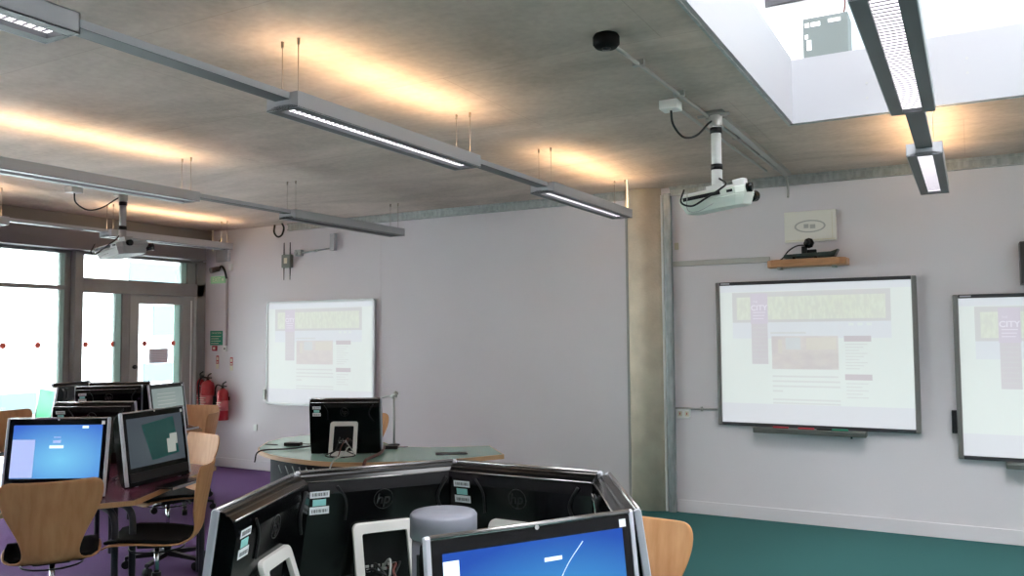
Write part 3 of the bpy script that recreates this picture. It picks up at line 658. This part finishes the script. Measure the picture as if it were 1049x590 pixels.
# ------------------------------------------------------------------ all-in-one computers
WM, TZ = .585, .735
TILT = R(8)
def pose(p):           # tilt the panel back about its lower front edge
    x, y, z = p; c, s = math.cos(TILT), math.sin(TILT); z0 = z - .02
    return (x, y * c + z0 * s, .02 + z0 * c - y * s)
TM = Matrix.Translation((0, 0, .02)) @ Matrix.Rotation(-TILT, 4, 'X') @ Matrix.Translation((0, 0, -.02))
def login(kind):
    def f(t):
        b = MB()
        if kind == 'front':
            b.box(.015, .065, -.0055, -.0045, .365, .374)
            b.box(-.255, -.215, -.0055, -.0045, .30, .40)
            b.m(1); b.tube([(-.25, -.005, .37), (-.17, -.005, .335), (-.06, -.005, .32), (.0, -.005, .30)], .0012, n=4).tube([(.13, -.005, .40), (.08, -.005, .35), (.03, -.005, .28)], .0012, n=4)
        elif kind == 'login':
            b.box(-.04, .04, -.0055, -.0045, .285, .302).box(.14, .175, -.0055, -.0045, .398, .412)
            b.m(1).box(-.022, .022, -.0055, -.0045, .315, .33).box(-.02, .02, -.0055, -.0045, .345, .35).box(-.255, -.125, -.005, -.0042, .12, .335)  # last box paints a bright panel reflected at the left
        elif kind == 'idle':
            b.m(2); b.add([(-.13, -.0052, .37), (.17, -.0052, .40), (.2, -.0052, .16), (-.06, -.0052, .14)], [(0, 1, 2, 3)])  # teal reflection painted into the screen
            b.m(3); b.box(.09, .17, -.006, -.0052, .17, .26).box(.12, .19, -.006, -.0052, .22, .29)  # pale paper reflection painted as glowing patches
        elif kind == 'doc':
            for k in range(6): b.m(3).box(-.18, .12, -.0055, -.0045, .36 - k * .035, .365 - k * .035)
        return b.build('screen_overlay', [loginw_m, loginf_m, tealq_m, whiteq_m], t, T=TM)
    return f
def make_aio(screen_m, kind=None):
    t = thing('all_in_one_computer', '', 'computer')
    W = WM / 2; Hh = .455
    b = MB()
    prof = [(0, .004), (0, Hh), (.028, Hh), (.034, Hh - .007), (.042, Hh - .008), (.058, Hh - .022), (.070, Hh - .06), (.070, .10), (.05, .015), (.03, .004)]
    b.prism(prof, lambda p, s_: (s_, p[0], p[1]), -W + .008, W - .008)
    body = b.build('body', black_m, t, T=TM, bevel=.0015)
    gb = MB().box(-W + .011, W - .011, -.003, .0, .008, Hh - .008).build('screen_glass', glass_bez, t, T=TM)
    MB().box(-.255, .255, -.0042, -.003, .115, .418).build('display', screen_m, t, T=TM)
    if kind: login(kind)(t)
    MB().box(-W + .02, W - .02, -.012, -.003, .03, .085).build('speaker_bar', black2_m, t, T=TM, bevel=.003)
    for s_ in (-1, 1):
        x = s_ * (W - .004)
        tp = MB(); tp.prism([(-.006, .012), (-.006, Hh + .001), (.0, Hh + .007), (.014, Hh + .003), (.016, .012)], lambda p, q_: (q_, p[0], p[1]), x - .008, x + .006)
        tp.build('side_trim', silver_m, t, T=TM, bevel=.003)
    tr = MB().cyl((-W + .01, .0, Hh + .001), (W - .01, .0, Hh + .001), .0065, n=10)
    tr.build('top_trim', ridge_m, t, T=TM)
    MB().cyl((-W + .014, .057, Hh - .019), (W - .014, .057, Hh - .019), .0028, n=8).build('rear_edge_line', ridge_m, t, T=TM)
    MB().cyl((0, -.006, Hh - .006), (0, .0, Hh - .006), .006, n=12).build('webcam', chrome_m, t, T=TM)
    MB().box(W - .045, W - .025, -.0045, -.003, Hh - .035, Hh - .015).build('front_sticker', sticker_m, t, T=TM)
    # back: round logo, vents, stickers
    lg = MB(); a = [2 * PI * k / 32 for k in range(32)]; cz = .36
    ring(lg, [(.036 * math.cos(q), cz + .036 * math.sin(q)) for q in a], [(.033 * math.cos(q), cz + .033 * math.sin(q)) for q in a], .070, .0715)
    text_into(lg, 'hp', .052, lambda u, v: (-u - .18 * v, .0717, cz + v), True)
    lg.build('rear_logo', logo_m, t, T=TM)
    st = MB()
    for k, (z, m_) in enumerate(((.385, 0), (.357, 1), (.328, 0))):
        x0, x1 = (.192, .258) if k != 1 else (.203, .248)
        st.m(m_).box(x0, x1, .070, .0712, z, z + (.022 if k < 2 else .026))
        st.m(2)
        if k != 1:
            for j in range(11): st.box(x0 + .006 + j * .005, x0 + .0078 + j * .005 + (j % 3) * .0006, .0712, .0716, z + .006, z + .017)
    st.build('rear_stickers', [sticker_m, cyan_m, ink_m], t, T=TM)
    MB().tube([(-.235, .071, .42), (-.205, .074, .37), (-.205, .074, .33), (-.24, .071, .28)], .006, n=6).tube([(.235 - .07, .071, .42), (.205 - .07, .074, .37), (.205 - .07, .074, .30)], .004, n=6).build('rear_relief', black2_m, t, T=TM)
    # conector recess with sockets seen through the stand
    rc = MB().box(-.1, .1, .068, .0735, .05, .24)
    rc.build('connector_recess', black2_m, t, T=TM)
    cn = MB()
    for k in range(6): cn.box(-.055 + k * .02, -.043 + k * .02, .0735, .078, .12, .128)
    for k in range(4): cn.m(k % 2).box(-.02 + k * .02, -.008 + k * .02, .0735, .079, .105, .114)
    cn.build('rear_sockets', [cableg_m, sticker_m], t, T=TM)
    # easel stand: pale loop hinged on the back
    top = Vector(pose((0, .075, .285))); base_y = top.y + .085
    n1 = [(-.105, .0), (-.105, 1), (.105, 1), (.105, 0)]
    def P(u, v): return (u, base_y + (top.y - base_y) * v, .006 + (top.z - .006) * v)
    sb = MB()
    outer = rr(.112, 0, 1, .02); 
    def loop(w_, z0, z1, r):
        sc = (top.z - .006); return [(x, z) for x, z in rr(w_, z0 * sc, z1 * sc, r)]
    o_, i_ = loop(.112, 0, 1, .022), loop(.080, .14, .87, .008)
    n = len(o_); sc = (top.z - .006)
    def Q(p, off): return (p[0], base_y + (top.y - base_y) * p[1] / sc + off, .004 + p[1])
    vs = [Q(p, -.009) for p in o_] + [Q(p, -.009) for p in i_] + [Q(p, .009) for p in o_] + [Q(p, .009) for p in i_]
    fs = []
    for i in range(n):
        j = (i + 1) % n
        fs += [(i, j, n + j, n + i), (2 * n + i, 3 * n + i, 3 * n + j, 2 * n + j), (i, 2 * n + i, 2 * n + j, j), (n + i, n + j, 3 * n + j, 3 * n + i)]
    sb.add(vs, fs)
    sb.build('easel_stand', standm, t, bevel=.003)
    for s_ in (-1, 1):
        MB().lathe([(0, 0), (.016, 0), (.013, .03), (0, .034)], (s_ * .2, .018, 0), n=12).build('front_foot', silver_m, t)
    return t
def cables(t, seed):
    rnd = random.Random(seed)
    b = MB()
    for k in range(5):
        x = -.05 + k * .025
        p0 = Vector(pose((x, .078, .11))); pts = [p0, p0 + Vector((rnd.uniform(-.02, .02), .05, rnd.uniform(.0, .05))), Vector((x + rnd.uniform(-.06, .06), .22, rnd.uniform(.05, .12))), Vector((rnd.uniform(-.12, .12), .27, .02)), Vector((rnd.uniform(-.05, .05), .33, .012))]
        b.m(k % 5 if k < 3 else 0).tube(pts, .0045, n=6)
    return b.build('rear_cables', [cable_m, cabler_m, cableg_m], t)
def key_mesh():
    t = thing('keyboard', '', 'keyboard')
    MB().box(-.17, .17, -.06, .06, .003, .014).build('case', black2_m, t, bevel=.003)
    MB().box(-.17, .17, -.066, -.06, .0, .015).build('front_edge', silver_m, t, bevel=.002)
    k = MB()
    for r_ in range(5):
        for c in range(15): k.box(-.16 + c * .0215, -.142 + c * .0215, -.048 + r_ * .021, -.031 + r_ * .021, .014, .018)
    tag(k.build('keys', black_m, t), None, None, kind='stuff')
    return t

def facing(a): return R(a) + PI / 2       # rotation so that local -Y points along compass angle a
def place(src, midx, midy, ang, label, tz=TZ, group='all-in-one computers', first=False, seed=1, cab=True):
    """midx, midy: where the middle of the panel's top front edge is; ang: direction the screen faces"""
    a = R(ang); back = Vector(pose((0, 0, .455))).y
    x, y = midx + math.cos(a) * back, midy + math.sin(a) * back
    o = src if first else dup(src)
    o.location = (x, y, tz); o.rotation_euler = (0, 0, facing(ang)); o['label'] = label; o['group'] = group
    if cab and not first: cables(o, seed)
    return o, (x, y)
front = make_aio(blue_scr, 'front')
login_pc = make_aio(blue_scr2, 'login')
idle_pc = make_aio(grey_scr, 'idle')
green_pc = make_aio(green_scr)
pale_pc = make_aio(pale_scr, 'doc')
dark_pc = make_aio(dark_scr)
g1 = 'computers ringed round the grey pillar'
place(front, -.955, 1.835, -32, 'blue-screened computer facing the camera at the bottom, in front of the grey pillar', group=g1, first=True)
place(dark_pc, -1.87, 2.385, 145, 'computer turned away, its round hp logo just left of the grey pillar', group=g1, first=True)
cables(dark_pc, 11)
# copies are made from a bare one, so cables are added after
def bare(o):
    for k in kids(o):
        if k.name.startswith('rear_cables'): return k
def place2(midx, midy, ang, label, group, seed, cab=True):
    o = dup(dark_pc)
    for k in kids(o):
        if k.name.startswith('rear_cables'): bpy.data.objects.remove(k)
    a = R(ang); back = Vector(pose((0, 0, .455))).y
    o.location = (midx + math.cos(a) * back, midy + math.sin(a) * back, TZ); o.rotation_euler = (0, 0, facing(ang)); o['label'] = label; o['group'] = group or ''
    if cab: cables(o, seed)
    return o
place2(-1.40, 2.61, 90, 'computer turned away just right of the grey pillar, warm light along its top edge', g1, 3)
place2(-.93, 2.35, 30, 'edge-on black computer between the blue screen and the backrest at right', g1, 4)
place2(-1.905, 1.845, 203, 'edge-on computer with a bright silver side at the bottom, left of the ring', g1, 5)
g2 = 'computers on the maroon table'
place(login_pc, -4.66, 2.97, -60, 'computer with a blue login screen behind the plywood chair back', group=g2, first=True)
place(idle_pc, -4.63, 3.58, 13, 'computer with a dark grey screen beside the silver keyboard edge', group=g2, first=True)
cables(idle_pc, 6)
place2(-5.58, 3.83, 118, 'black computer turned away behind the blue login screen', g2, 7)
g3 = 'computers by the windows'
place(green_pc, -7.84, 4.88, -108, 'computer with a green screen seen edge-on before the tall window', group=g3, first=True)
place(pale_pc, -7.08, 5.62, 18, 'computer with a pale document screen under the glazed door', group=g3, first=True)
place2(-7.28, 5.13, 142, 'black computer turned away, below the narrow glass pane', g3, 8)
place2(-7.80, 5.62, 139, 'black computer turned away, highest one against the door glass', g3, 9)
place2(-8.32, 5.42, 200, 'black computer turned away beside the green screen, under the grey post', g3, 10, False)
o = place2(-4.285, 5.05, 119, 'computer turned away standing alone on the pale green desk', None, 12); del o['group']; o.scale = (.95, .95, .95)

# computer on the desk gets its place from the desk
kb = key_mesh(); kb.location = (-4.34, 3.56, TZ); kb.rotation_euler = (0, 0, facing(17)); kb['label'] = 'black keyboard with silver front edge before the dark grey screen'; kb['group'] = 'keyboards'
dup(kb, (-4.50, 2.72, TZ), facing(-66), 'black keyboard between the blue login screen and the plywood chair')
dup(kb, (-.72, 1.68, TZ), facing(-32), 'black keyboard in front of the blue screen at the bottom of the ring')
dup(kb, (-1.40, 2.90, TZ), facing(90), 'black keyboard behind the computer right of the grey pillar')
dup(kb, (-6.88, 5.67, TZ), facing(18), 'black keyboard before the pale document screen')

# central pillar
pl = thing('cable_pillar', 'grey cylindrical cable pillar with a flat cap in the middle of the computer ring', 'pillar', (-1.45, 2.17, TZ))
MB().lathe([(.0, 0), (.098, 0), (.098, .30), (.0, .30)], n=40).build('column', pillar_m, pl)
MB().lathe([(.0, .375), (.06, .378), (.098, .372), (.104, .364), (.104, .30), (.098, .298), (0, .298)], n=40).build('cap', pillar_m, pl)
MB().box(-.03, .03, -.102, -.095, .02, .26).build('cable_slot', black2_m, pl)

# ------------------------------------------------------------------ tables
def hexpts(cx, cy, r, rot): return [(cx + r * math.cos(R(rot + 60 * k)), cy + r * math.sin(R(rot + 60 * k))) for k in range(6)]
def hex_table(cx, cy, r, rot, topm, label, ztop=TZ):
    t = thing('hexagonal_table', label, 'table', (cx, cy, 0))
    P = hexpts(0, 0, r, rot); P2 = hexpts(0, 0, r - .012, rot)
    b = MB(); b.prism(P2, lambda p, s_: (p[0], p[1], s_), ztop - .026, ztop); b.build('tabletop', topm, t)
    e = MB(); n = 6
    vs = [(p[0], p[1], z) for z in (ztop - .028, ztop - .0004) for p in P] + [(p[0], p[1], z) for z in (ztop - .028, ztop - .0004) for p in P2]
    fs = []
    for i in range(6):
        j = (i + 1) % 6; fs += [(i, j, 6 + j, 6 + i), (12 + i, 18 + i, 18 + j, 12 + j), (i, 12 + i, 12 + j, j), (6 + i, 6 + j, 18 + j, 18 + i)]
    e.add(vs, fs); e.build('beech_edge', lip_m, t)
    for k in range(6):
        a = R(rot + 60 * k); ux, uy = math.cos(a), math.sin(a); px_, py_ = -uy, ux
        for s_ in (-.055, .055):
            x0, y0 = (r - .10) * ux + s_ * px_, (r - .10) * uy + s_ * py_
            MB().tube([(x0 - ux * .30, y0 - uy * .30, ztop - .05), (x0 - ux * .12, y0 - uy * .12, ztop - .05), (x0 - ux * .03, y0 - uy * .03, ztop - .075), (x0, y0, ztop - .14), (x0, y0, ztop - .3), (x0, y0, .0)], .019, n=10, steps=5).build('leg', legm, t)
    b = MB()
    for k in range(3): b.box(-r * .8, r * .8, -.015, .015, ztop - .06, ztop - .026, T=Matrix.Rotation(R(rot + 60 * k), 4, 'Z'))
    b.build('under_frame', legm, t)
    return t
hex_table(-5.38, 3.15, 1.22, -2, purpletop_m, 'maroon hexagonal table with a beech edge and dark legs under the login screen')
hex_table(-1.45, 2.17, .98, 0, desktop_m, 'hexagonal table under the ring of computers round the grey pillar')
hex_table(-7.55, 5.3, .92, 35, purpletop_m, 'hexagonal table by the windows carrying the green-screened computer')

# curved desk
ZD = .735
dk = thing('curved_desk', 'long curved desk with a pale green top, beech edge and dark front', 'desk', (-4.3, 5.2, 0))
outl = [(-5.30, 5.18), (-5.16, 4.99), (-4.93, 4.83), (-4.61, 4.72), (-4.30, 4.68), (-4.02, 4.72), (-3.74, 4.87), (-3.48, 5.10), (-3.33, 5.29), (-3.17, 5.58), (-3.52, 5.96), (-3.75, 5.80), (-3.93, 5.67), (-4.20, 5.60), (-4.6, 5.85), (-5.0, 5.98), (-5.42, 5.93), (-5.50, 5.62), (-5.42, 5.35)]
def smooth_loop(P, a, b_, k=4):
    out = []; n_ = len(P)
    for i in range(n_):
        out.append(P[i])
        if a <= i < b_:
            p0, p1, p2, p3 = (Vector(P[(i + q) % n_]) for q in (-1, 0, 1, 2))
            for j in range(1, k):
                t = j / k; v = .5 * ((2 * p1) + (p2 - p0) * t + (2 * p0 - 5 * p1 + 4 * p2 - p3) * t * t + (p1 * 3 - p0 - p2 * 3 + p3) * t ** 3); out.append((v.x, v.y))
    return out
loc = smooth_loop([(x + 4.3, y - 5.2) for x, y in outl], 0, 8)
cx_, cy_ = sum(p[0] for p in loc) / len(loc), sum(p[1] for p in loc) / len(loc)
def grow(pts, d):
    out = []; n = len(pts)
    for i in range(n):
        a, b_, c = Vector(pts[i - 1]), Vector(pts[i]), Vector(pts[(i + 1) % n]); e1 = (b_ - a).normalized(); e2 = (c - b_).normalized()
        nn = Vector((e1.y + e2.y, -(e1.x + e2.x))).normalized(); out.append((b_.x + nn.x * d, b_.y + nn.y * d))
    return out
inner = grow(loc, -.012)
MB().prism(inner, lambda p, s_: (p[0], p[1], s_), ZD - .03, ZD).build('desktop', desktop_m, dk)
e = MB(); n = len(loc)
vs = [(p[0], p[1], z) for z in (ZD - .034, ZD - .0004) for p in loc] + [(p[0], p[1], z) for z in (ZD - .034, ZD - .0004) for p in inner]
fs = []
for i in range(n):
    j = (i + 1) % n; fs += [(i, j, n + j, n + i), (2 * n + i, 3 * n + i, 3 * n + j, 2 * n + j), (i, 2 * n + i, 2 * n + j, j), (n + i, n + j, 3 * n + j, 3 * n + i)]
e.add(vs, fs); e.build('beech_edge', lip_m, dk)
fp = grow(loc, -.10)[0:33]; fp2 = grow(loc, -.13)[0:33]
MB().prism(fp + fp2[::-1], lambda p, s_: (p[0], p[1], s_), .03, ZD - .034).build('front_panel', deskfront_m, dk)
MB().prism([(x, y) for x, y in grow(loc, -.16)], lambda p, s_: (p[0], p[1], s_), 0, .03).build('plinth', legm, dk)
for (u, v) in ((-.94, .02),): MB().prism([(u + .07 * math.cos(a), v + .03 * math.sin(a)) for a in [2 * PI * k / 20 for k in range(20)]], lambda p, s_: (p[0], p[1], s_), ZD, ZD + .004).build('cable_port', black2_m, dk)
MB().box(-.11, .13, -.05, .05, ZD, ZD + .006, T=Matrix.Translation((.74, .22, 0)) @ Matrix.Rotation(R(38), 4, 'Z')).build('socket_hatch', black2_m, dk)
vb = MB()
for k in range(7):
    q0 = Vector((-.42 + k * .07, 4.80 - 5.2 + .0, .62)); vb.tube([(q0.x, q0.y - .02, .66), (q0.x + .03, q0.y - .02, .60)], .004, n=5, smooth=False)
vb.build('front_vent_marks', galv2_m, dk)
dcb = MB().tube([(-4.75 + 0, 5.30, ZD + .02), (-4.85, 5.05, ZD + .01), (-5.0, 4.86, ZD + .006), (-5.02, 4.82, ZD - .08)], .006)
tag(dcb.build('cable', cable_m), 'thin black cable trailing over the left side of the pale green desk', 'cable')
tag(MB().tube([(-4.12, 5.32, ZD + .03), (-4.02, 5.15, ZD + .015), (-3.93, 4.9, ZD + .012), (-3.86, 4.76, ZD + .01), (-3.86, 4.74, ZD - .06)], .012).build('cable', cabler_m), 'thick brown cable running to the front edge of the pale green desk', 'cable')
tag(MB().tube([(-4.35, 5.2, ZD + .03), (-4.22, 5.0, ZD + .06), (-4.14, 4.85, ZD + .03), (-4.10, 4.70, ZD + .01), (-4.12, 4.66, ZD - .08)], .006).build('cable', cableg_m), 'pale cable looping over the front edge below the desk computer', 'cable')
hub = thing('desk_microphone_arm', 'slim grey pole with a short arm standing behind the desk computer', 'pole', (-4.25, 5.62, ZD - .0))
MB().lathe([(0, 0), (.05, 0), (.05, .012), (.01, .016), (0, .016)], n=20).build('base', black2_m, hub)
MB().cyl((0, 0, .01), (0, 0, .41), .008, n=10).build('pole', galv2_m, hub)
MB().tube([(.03, 0, .41), (-.04, 0, .41), (-.13, 0, .395)], .009, n=8).cyl((-.02, 0, .40), (.03, 0, .44), .018, n=10).build('arm', galv2_m, hub)

for x, y, a, d in ((-5.02, 5.25, 20, 'left of the desk computer'), (-4.16, 5.44, 30, 'right of the desk computer')):
    q_ = thing('adapter_block', 'small black adapter block on the pale green desk, ' + d, 'adapter', (x, y, ZD), R(a), 'adapter blocks on the desk')
    MB().box(-.07, .07, -.035, .035, 0, .028).build('case', black2_m, q_, bevel=.006)
    MB().tube([(.07, 0, .014), (.12, .03, .01), (.14, .08, .006)], .004, n=6).build('lead', cable_m, q_)

# ------------------------------------------------------------------ chairs
def make_chair():
    t = thing('plywood_chair', '', 'chair')
    # profile in (y, z): y forward is -; width at each station.  seat front -> junction -> top of back
    st = [(-.44, .475, .19), (-.42, .495, .215), (-.34, .51, .238), (-.22, .505, .242), (-.10, .492, .235), (-.03, .487, .20), (.015, .498, .15), (.040, .53, .128), (.052, .58, .135),
          (.060, .64, .160), (.070, .70, .192), (.080, .77, .224), (.092, .84, .243), (.100, .885, .241), (.106, .912, .228), (.108, .924, .20)]
    n = 12; th = .011
    V = []; F = []
    nrm = []
    for i in range(len(st)):
        a = st[max(i - 1, 0)]; c = st[min(i + 1, len(st) - 1)]; d = Vector((c[0] - a[0], c[1] - a[1])).normalized(); nrm.append((-d.y, d.x))   # up/front side
    def pt(i, k, off):
        y, z, w = st[i]; u = -1 + 2 * k / n
        curve = .030 * (u * u) * (1 if i > 8 else .4)          # sides curl towards the sitter
        ny, nz = nrm[i]
        return (u * w, y + ny * (off + curve), z + nz * (off + curve))
    for i in range(len(st)):
        for k in range(n + 1): V.append(pt(i, k, 0))
    m1 = len(V)
    for i in range(len(st)):
        for k in range(n + 1): V.append(pt(i, k, -th))
    N1 = n + 1
    for i in range(len(st) - 1):
        for k in range(n):
            a = i * N1 + k; F.append((a, a + 1, a + N1 + 1, a + N1)); F.append((m1 + a, m1 + a + N1, m1 + a + N1 + 1, m1 + a + 1))
    bd = [i * N1 for i in range(len(st))] + [(len(st) - 1) * N1 + k for k in range(1, N1)] + [i * N1 + n for i in range(len(st) - 2, -1, -1)] + [k for k in range(n - 1, 0, -1)]
    for q in range(len(bd)):
        a, b_ = bd[q], bd[(q + 1) % len(bd)]; F.append((a, b_, m1 + b_, m1 + a))
    b = MB(); b.add(V, F, True); sh_ = b.build('seat_shell', ply_m, t)
    md = sh_.modifiers.new('sub', 'SUBSURF'); md.levels = 1; md.render_levels = 1
    # black seat pad
    V = []; F = []
    rng = range(1, 7)
    for off in (.002, .018):
        for i in rng:
            for k in range(n + 1):
                p = pt(i, k, off); V.append((p[0] * (.93 if i not in (1, 6) else .85), p[1], p[2]))
    L_ = len(rng); m1 = L_ * N1
    for i in range(L_ - 1):
        for k in range(n):
            a = i * N1 + k; F.append((a, a + N1, a + N1 + 1, a + 1)); F.append((m1 + a, m1 + a + 1, m1 + a + N1 + 1, m1 + a + N1))
    bd = [i * N1 for i in range(L_)] + [(L_ - 1) * N1 + k for k in range(1, N1)] + [i * N1 + n for i in range(L_ - 2, -1, -1)] + [k for k in range(n - 1, 0, -1)]
    for q in range(len(bd)):
        a, b_ = bd[q], bd[(q + 1) % len(bd)]; F.append((a, b_, m1 + b_, m1 + a))
    b = MB(); b.add(V, F, True); b.build('seat_pad', pad_m, t, bevel=0)
    c0 = (0, -.19)
    MB().box(-.09, .09, c0[1] - .09, c0[1] + .09, .455, .482).build('seat_plate', black2_m, t, bevel=.008)
    MB().cyl((0, c0[1], .25), (0, c0[1], .46), .014, n=14).build('gas_lift', chrome_m, t)
    MB().cyl((0, c0[1], .08), (0, c0[1], .30), .026, n=16).build('column', black2_m, t)
    rg = MB(); rg.tube([(.15 * math.cos(a), c0[1] + .15 * math.sin(a), .445) for a in [2 * PI * k / 16 for k in range(17)]], .005, n=6, steps=2)
    rg.tube([(-.15, c0[1], .445), (0, c0[1], .455), (.15, c0[1], .445)], .004, n=6)
    rg.build('adjuster_ring', black2_m, t)
    for k in range(5):
        a = R(72 * k + 18); c, s_ = math.cos(a), math.sin(a)
        lg_ = MB(); lg_.prism([(.02, .075), (.02, .115), (.28, .085), (.285, .065)], lambda p, w_: (p[0] * c - w_ * s_, c0[1] + p[0] * s_ + w_ * c, p[1]), -.017, .017)
        f = lg_.build('base_arm', black2_m, t, bevel=.004)
        cs = MB().cyl((.275 * c - .022 * s_, c0[1] + .275 * s_ + .022 * c, .028), (.275 * c + .022 * s_, c0[1] + .275 * s_ - .022 * c, .028), .028, n=14)
        cs.cyl((.275 * c, c0[1] + .275 * s_, .03), (.275 * c, c0[1] + .275 * s_, .075), .01, n=8)
        cs.build('castor', black2_m, f)
    return t
ch = make_chair()
def put(o, x, y, ang, label):   # x, y: middle of the lower backrest; ang: direction the sitter faces
    o.location = (x, y, 0); o.rotation_euler = (0, 0, facing(ang)); o['label'] = label; o['group'] = 'plywood swivel chairs'
put(ch, -4.22, 2.66, 146, 'plywood swivel chair seen from behind, in front of the blue login screen')
for x, y, a, l in ((-4.02, 3.38, 219, 'plywood swivel chair in side view with a black seat pad, beside the dark grey screen'),
                   (-5.12, 4.31, 258, 'plywood swivel chair whose pale backrest shows just behind the side-view chair'),
                   (-7.25, 6.12, 285, 'pale plywood chair back in front of the stout fire extinguisher'),
                   (-6.52, 5.62, 215, 'plywood chair seen edge-on between the window computers and the desk'),
                   (-8.5, 4.95, 5, 'reddish plywood chair back just left of the green screen'),
                   (-5.0, 6.12, 290, 'plywood chair behind the desk computer, one strip of its back showing'),
                   (-1.20, 3.08, 268, 'pinkish plywood chair back at the green carpet, right of the computer ring')):
    put(dup(ch), x, y, a, l)

# ------------------------------------------------------------------ daylight and camera
w = bpy.data.worlds.new('daylight'); scn.world = w; w.use_nodes = True
bg = w.node_tree.nodes['Background']; bg.inputs[0].default_value = (.95, .97, 1, 1); bg.inputs[1].default_value = 4.8
def portal(name, loc, rot, sx, sy):
    l = bpy.data.lights.new(name, 'AREA'); l.shape = 'RECTANGLE'; l.size = sx; l.size_y = sy; l.cycles.is_portal = True
    o = bpy.data.objects.new(name, l); COL.objects.link(o); o.location = loc; o.rotation_euler = rot
portal('window_daylight', (XL - .25, 1.5, 1.4), (0, R(-90), 0), 2.7, 12.4)
portal('skylight_daylight', ((SX + XR) / 2 , (SY0 + SY1) / 2, 3.47), (0, 0, 0), XR - SX + 0, SY1 - SY0)

cam = bpy.data.cameras.new('camera'); co = bpy.data.objects.new('camera', cam); COL.objects.link(co); scn.camera = co
cam.sensor_width = 36; cam.lens = 848.95 / 1049 * 36; cam.clip_end = 200
ya, pi_, ro = R(28.97), R(3.2), R(-.471)
F_ = Vector((-math.sin(ya) * math.cos(pi_), math.cos(ya) * math.cos(pi_), math.sin(pi_)))
R_ = Vector((math.cos(ya), math.sin(ya), 0)); U_ = R_.cross(F_)
R2 = R_ * math.cos(ro) + U_ * math.sin(ro); U2 = -R_ * math.sin(ro) + U_ * math.cos(ro)
co.matrix_world = Matrix(((R2.x, U2.x, -F_.x, 0), (R2.y, U2.y, -F_.y, 0), (R2.z, U2.z, -F_.z, 1.6534), (0, 0, 0, 1)))

scn.view_settings.view_transform = 'Standard'; scn.view_settings.look = 'None'
scn.view_settings.exposure = 2.0; scn.view_settings.gamma = 1; scn.view_settings.use_curve_mapping = False
scn.cycles.use_denoising = True
scn.cycles.max_bounces = 10; scn.cycles.diffuse_bounces = 6; scn.cycles.transparent_max_bounces = 12
scn.cycles.sample_clamp_indirect = 8
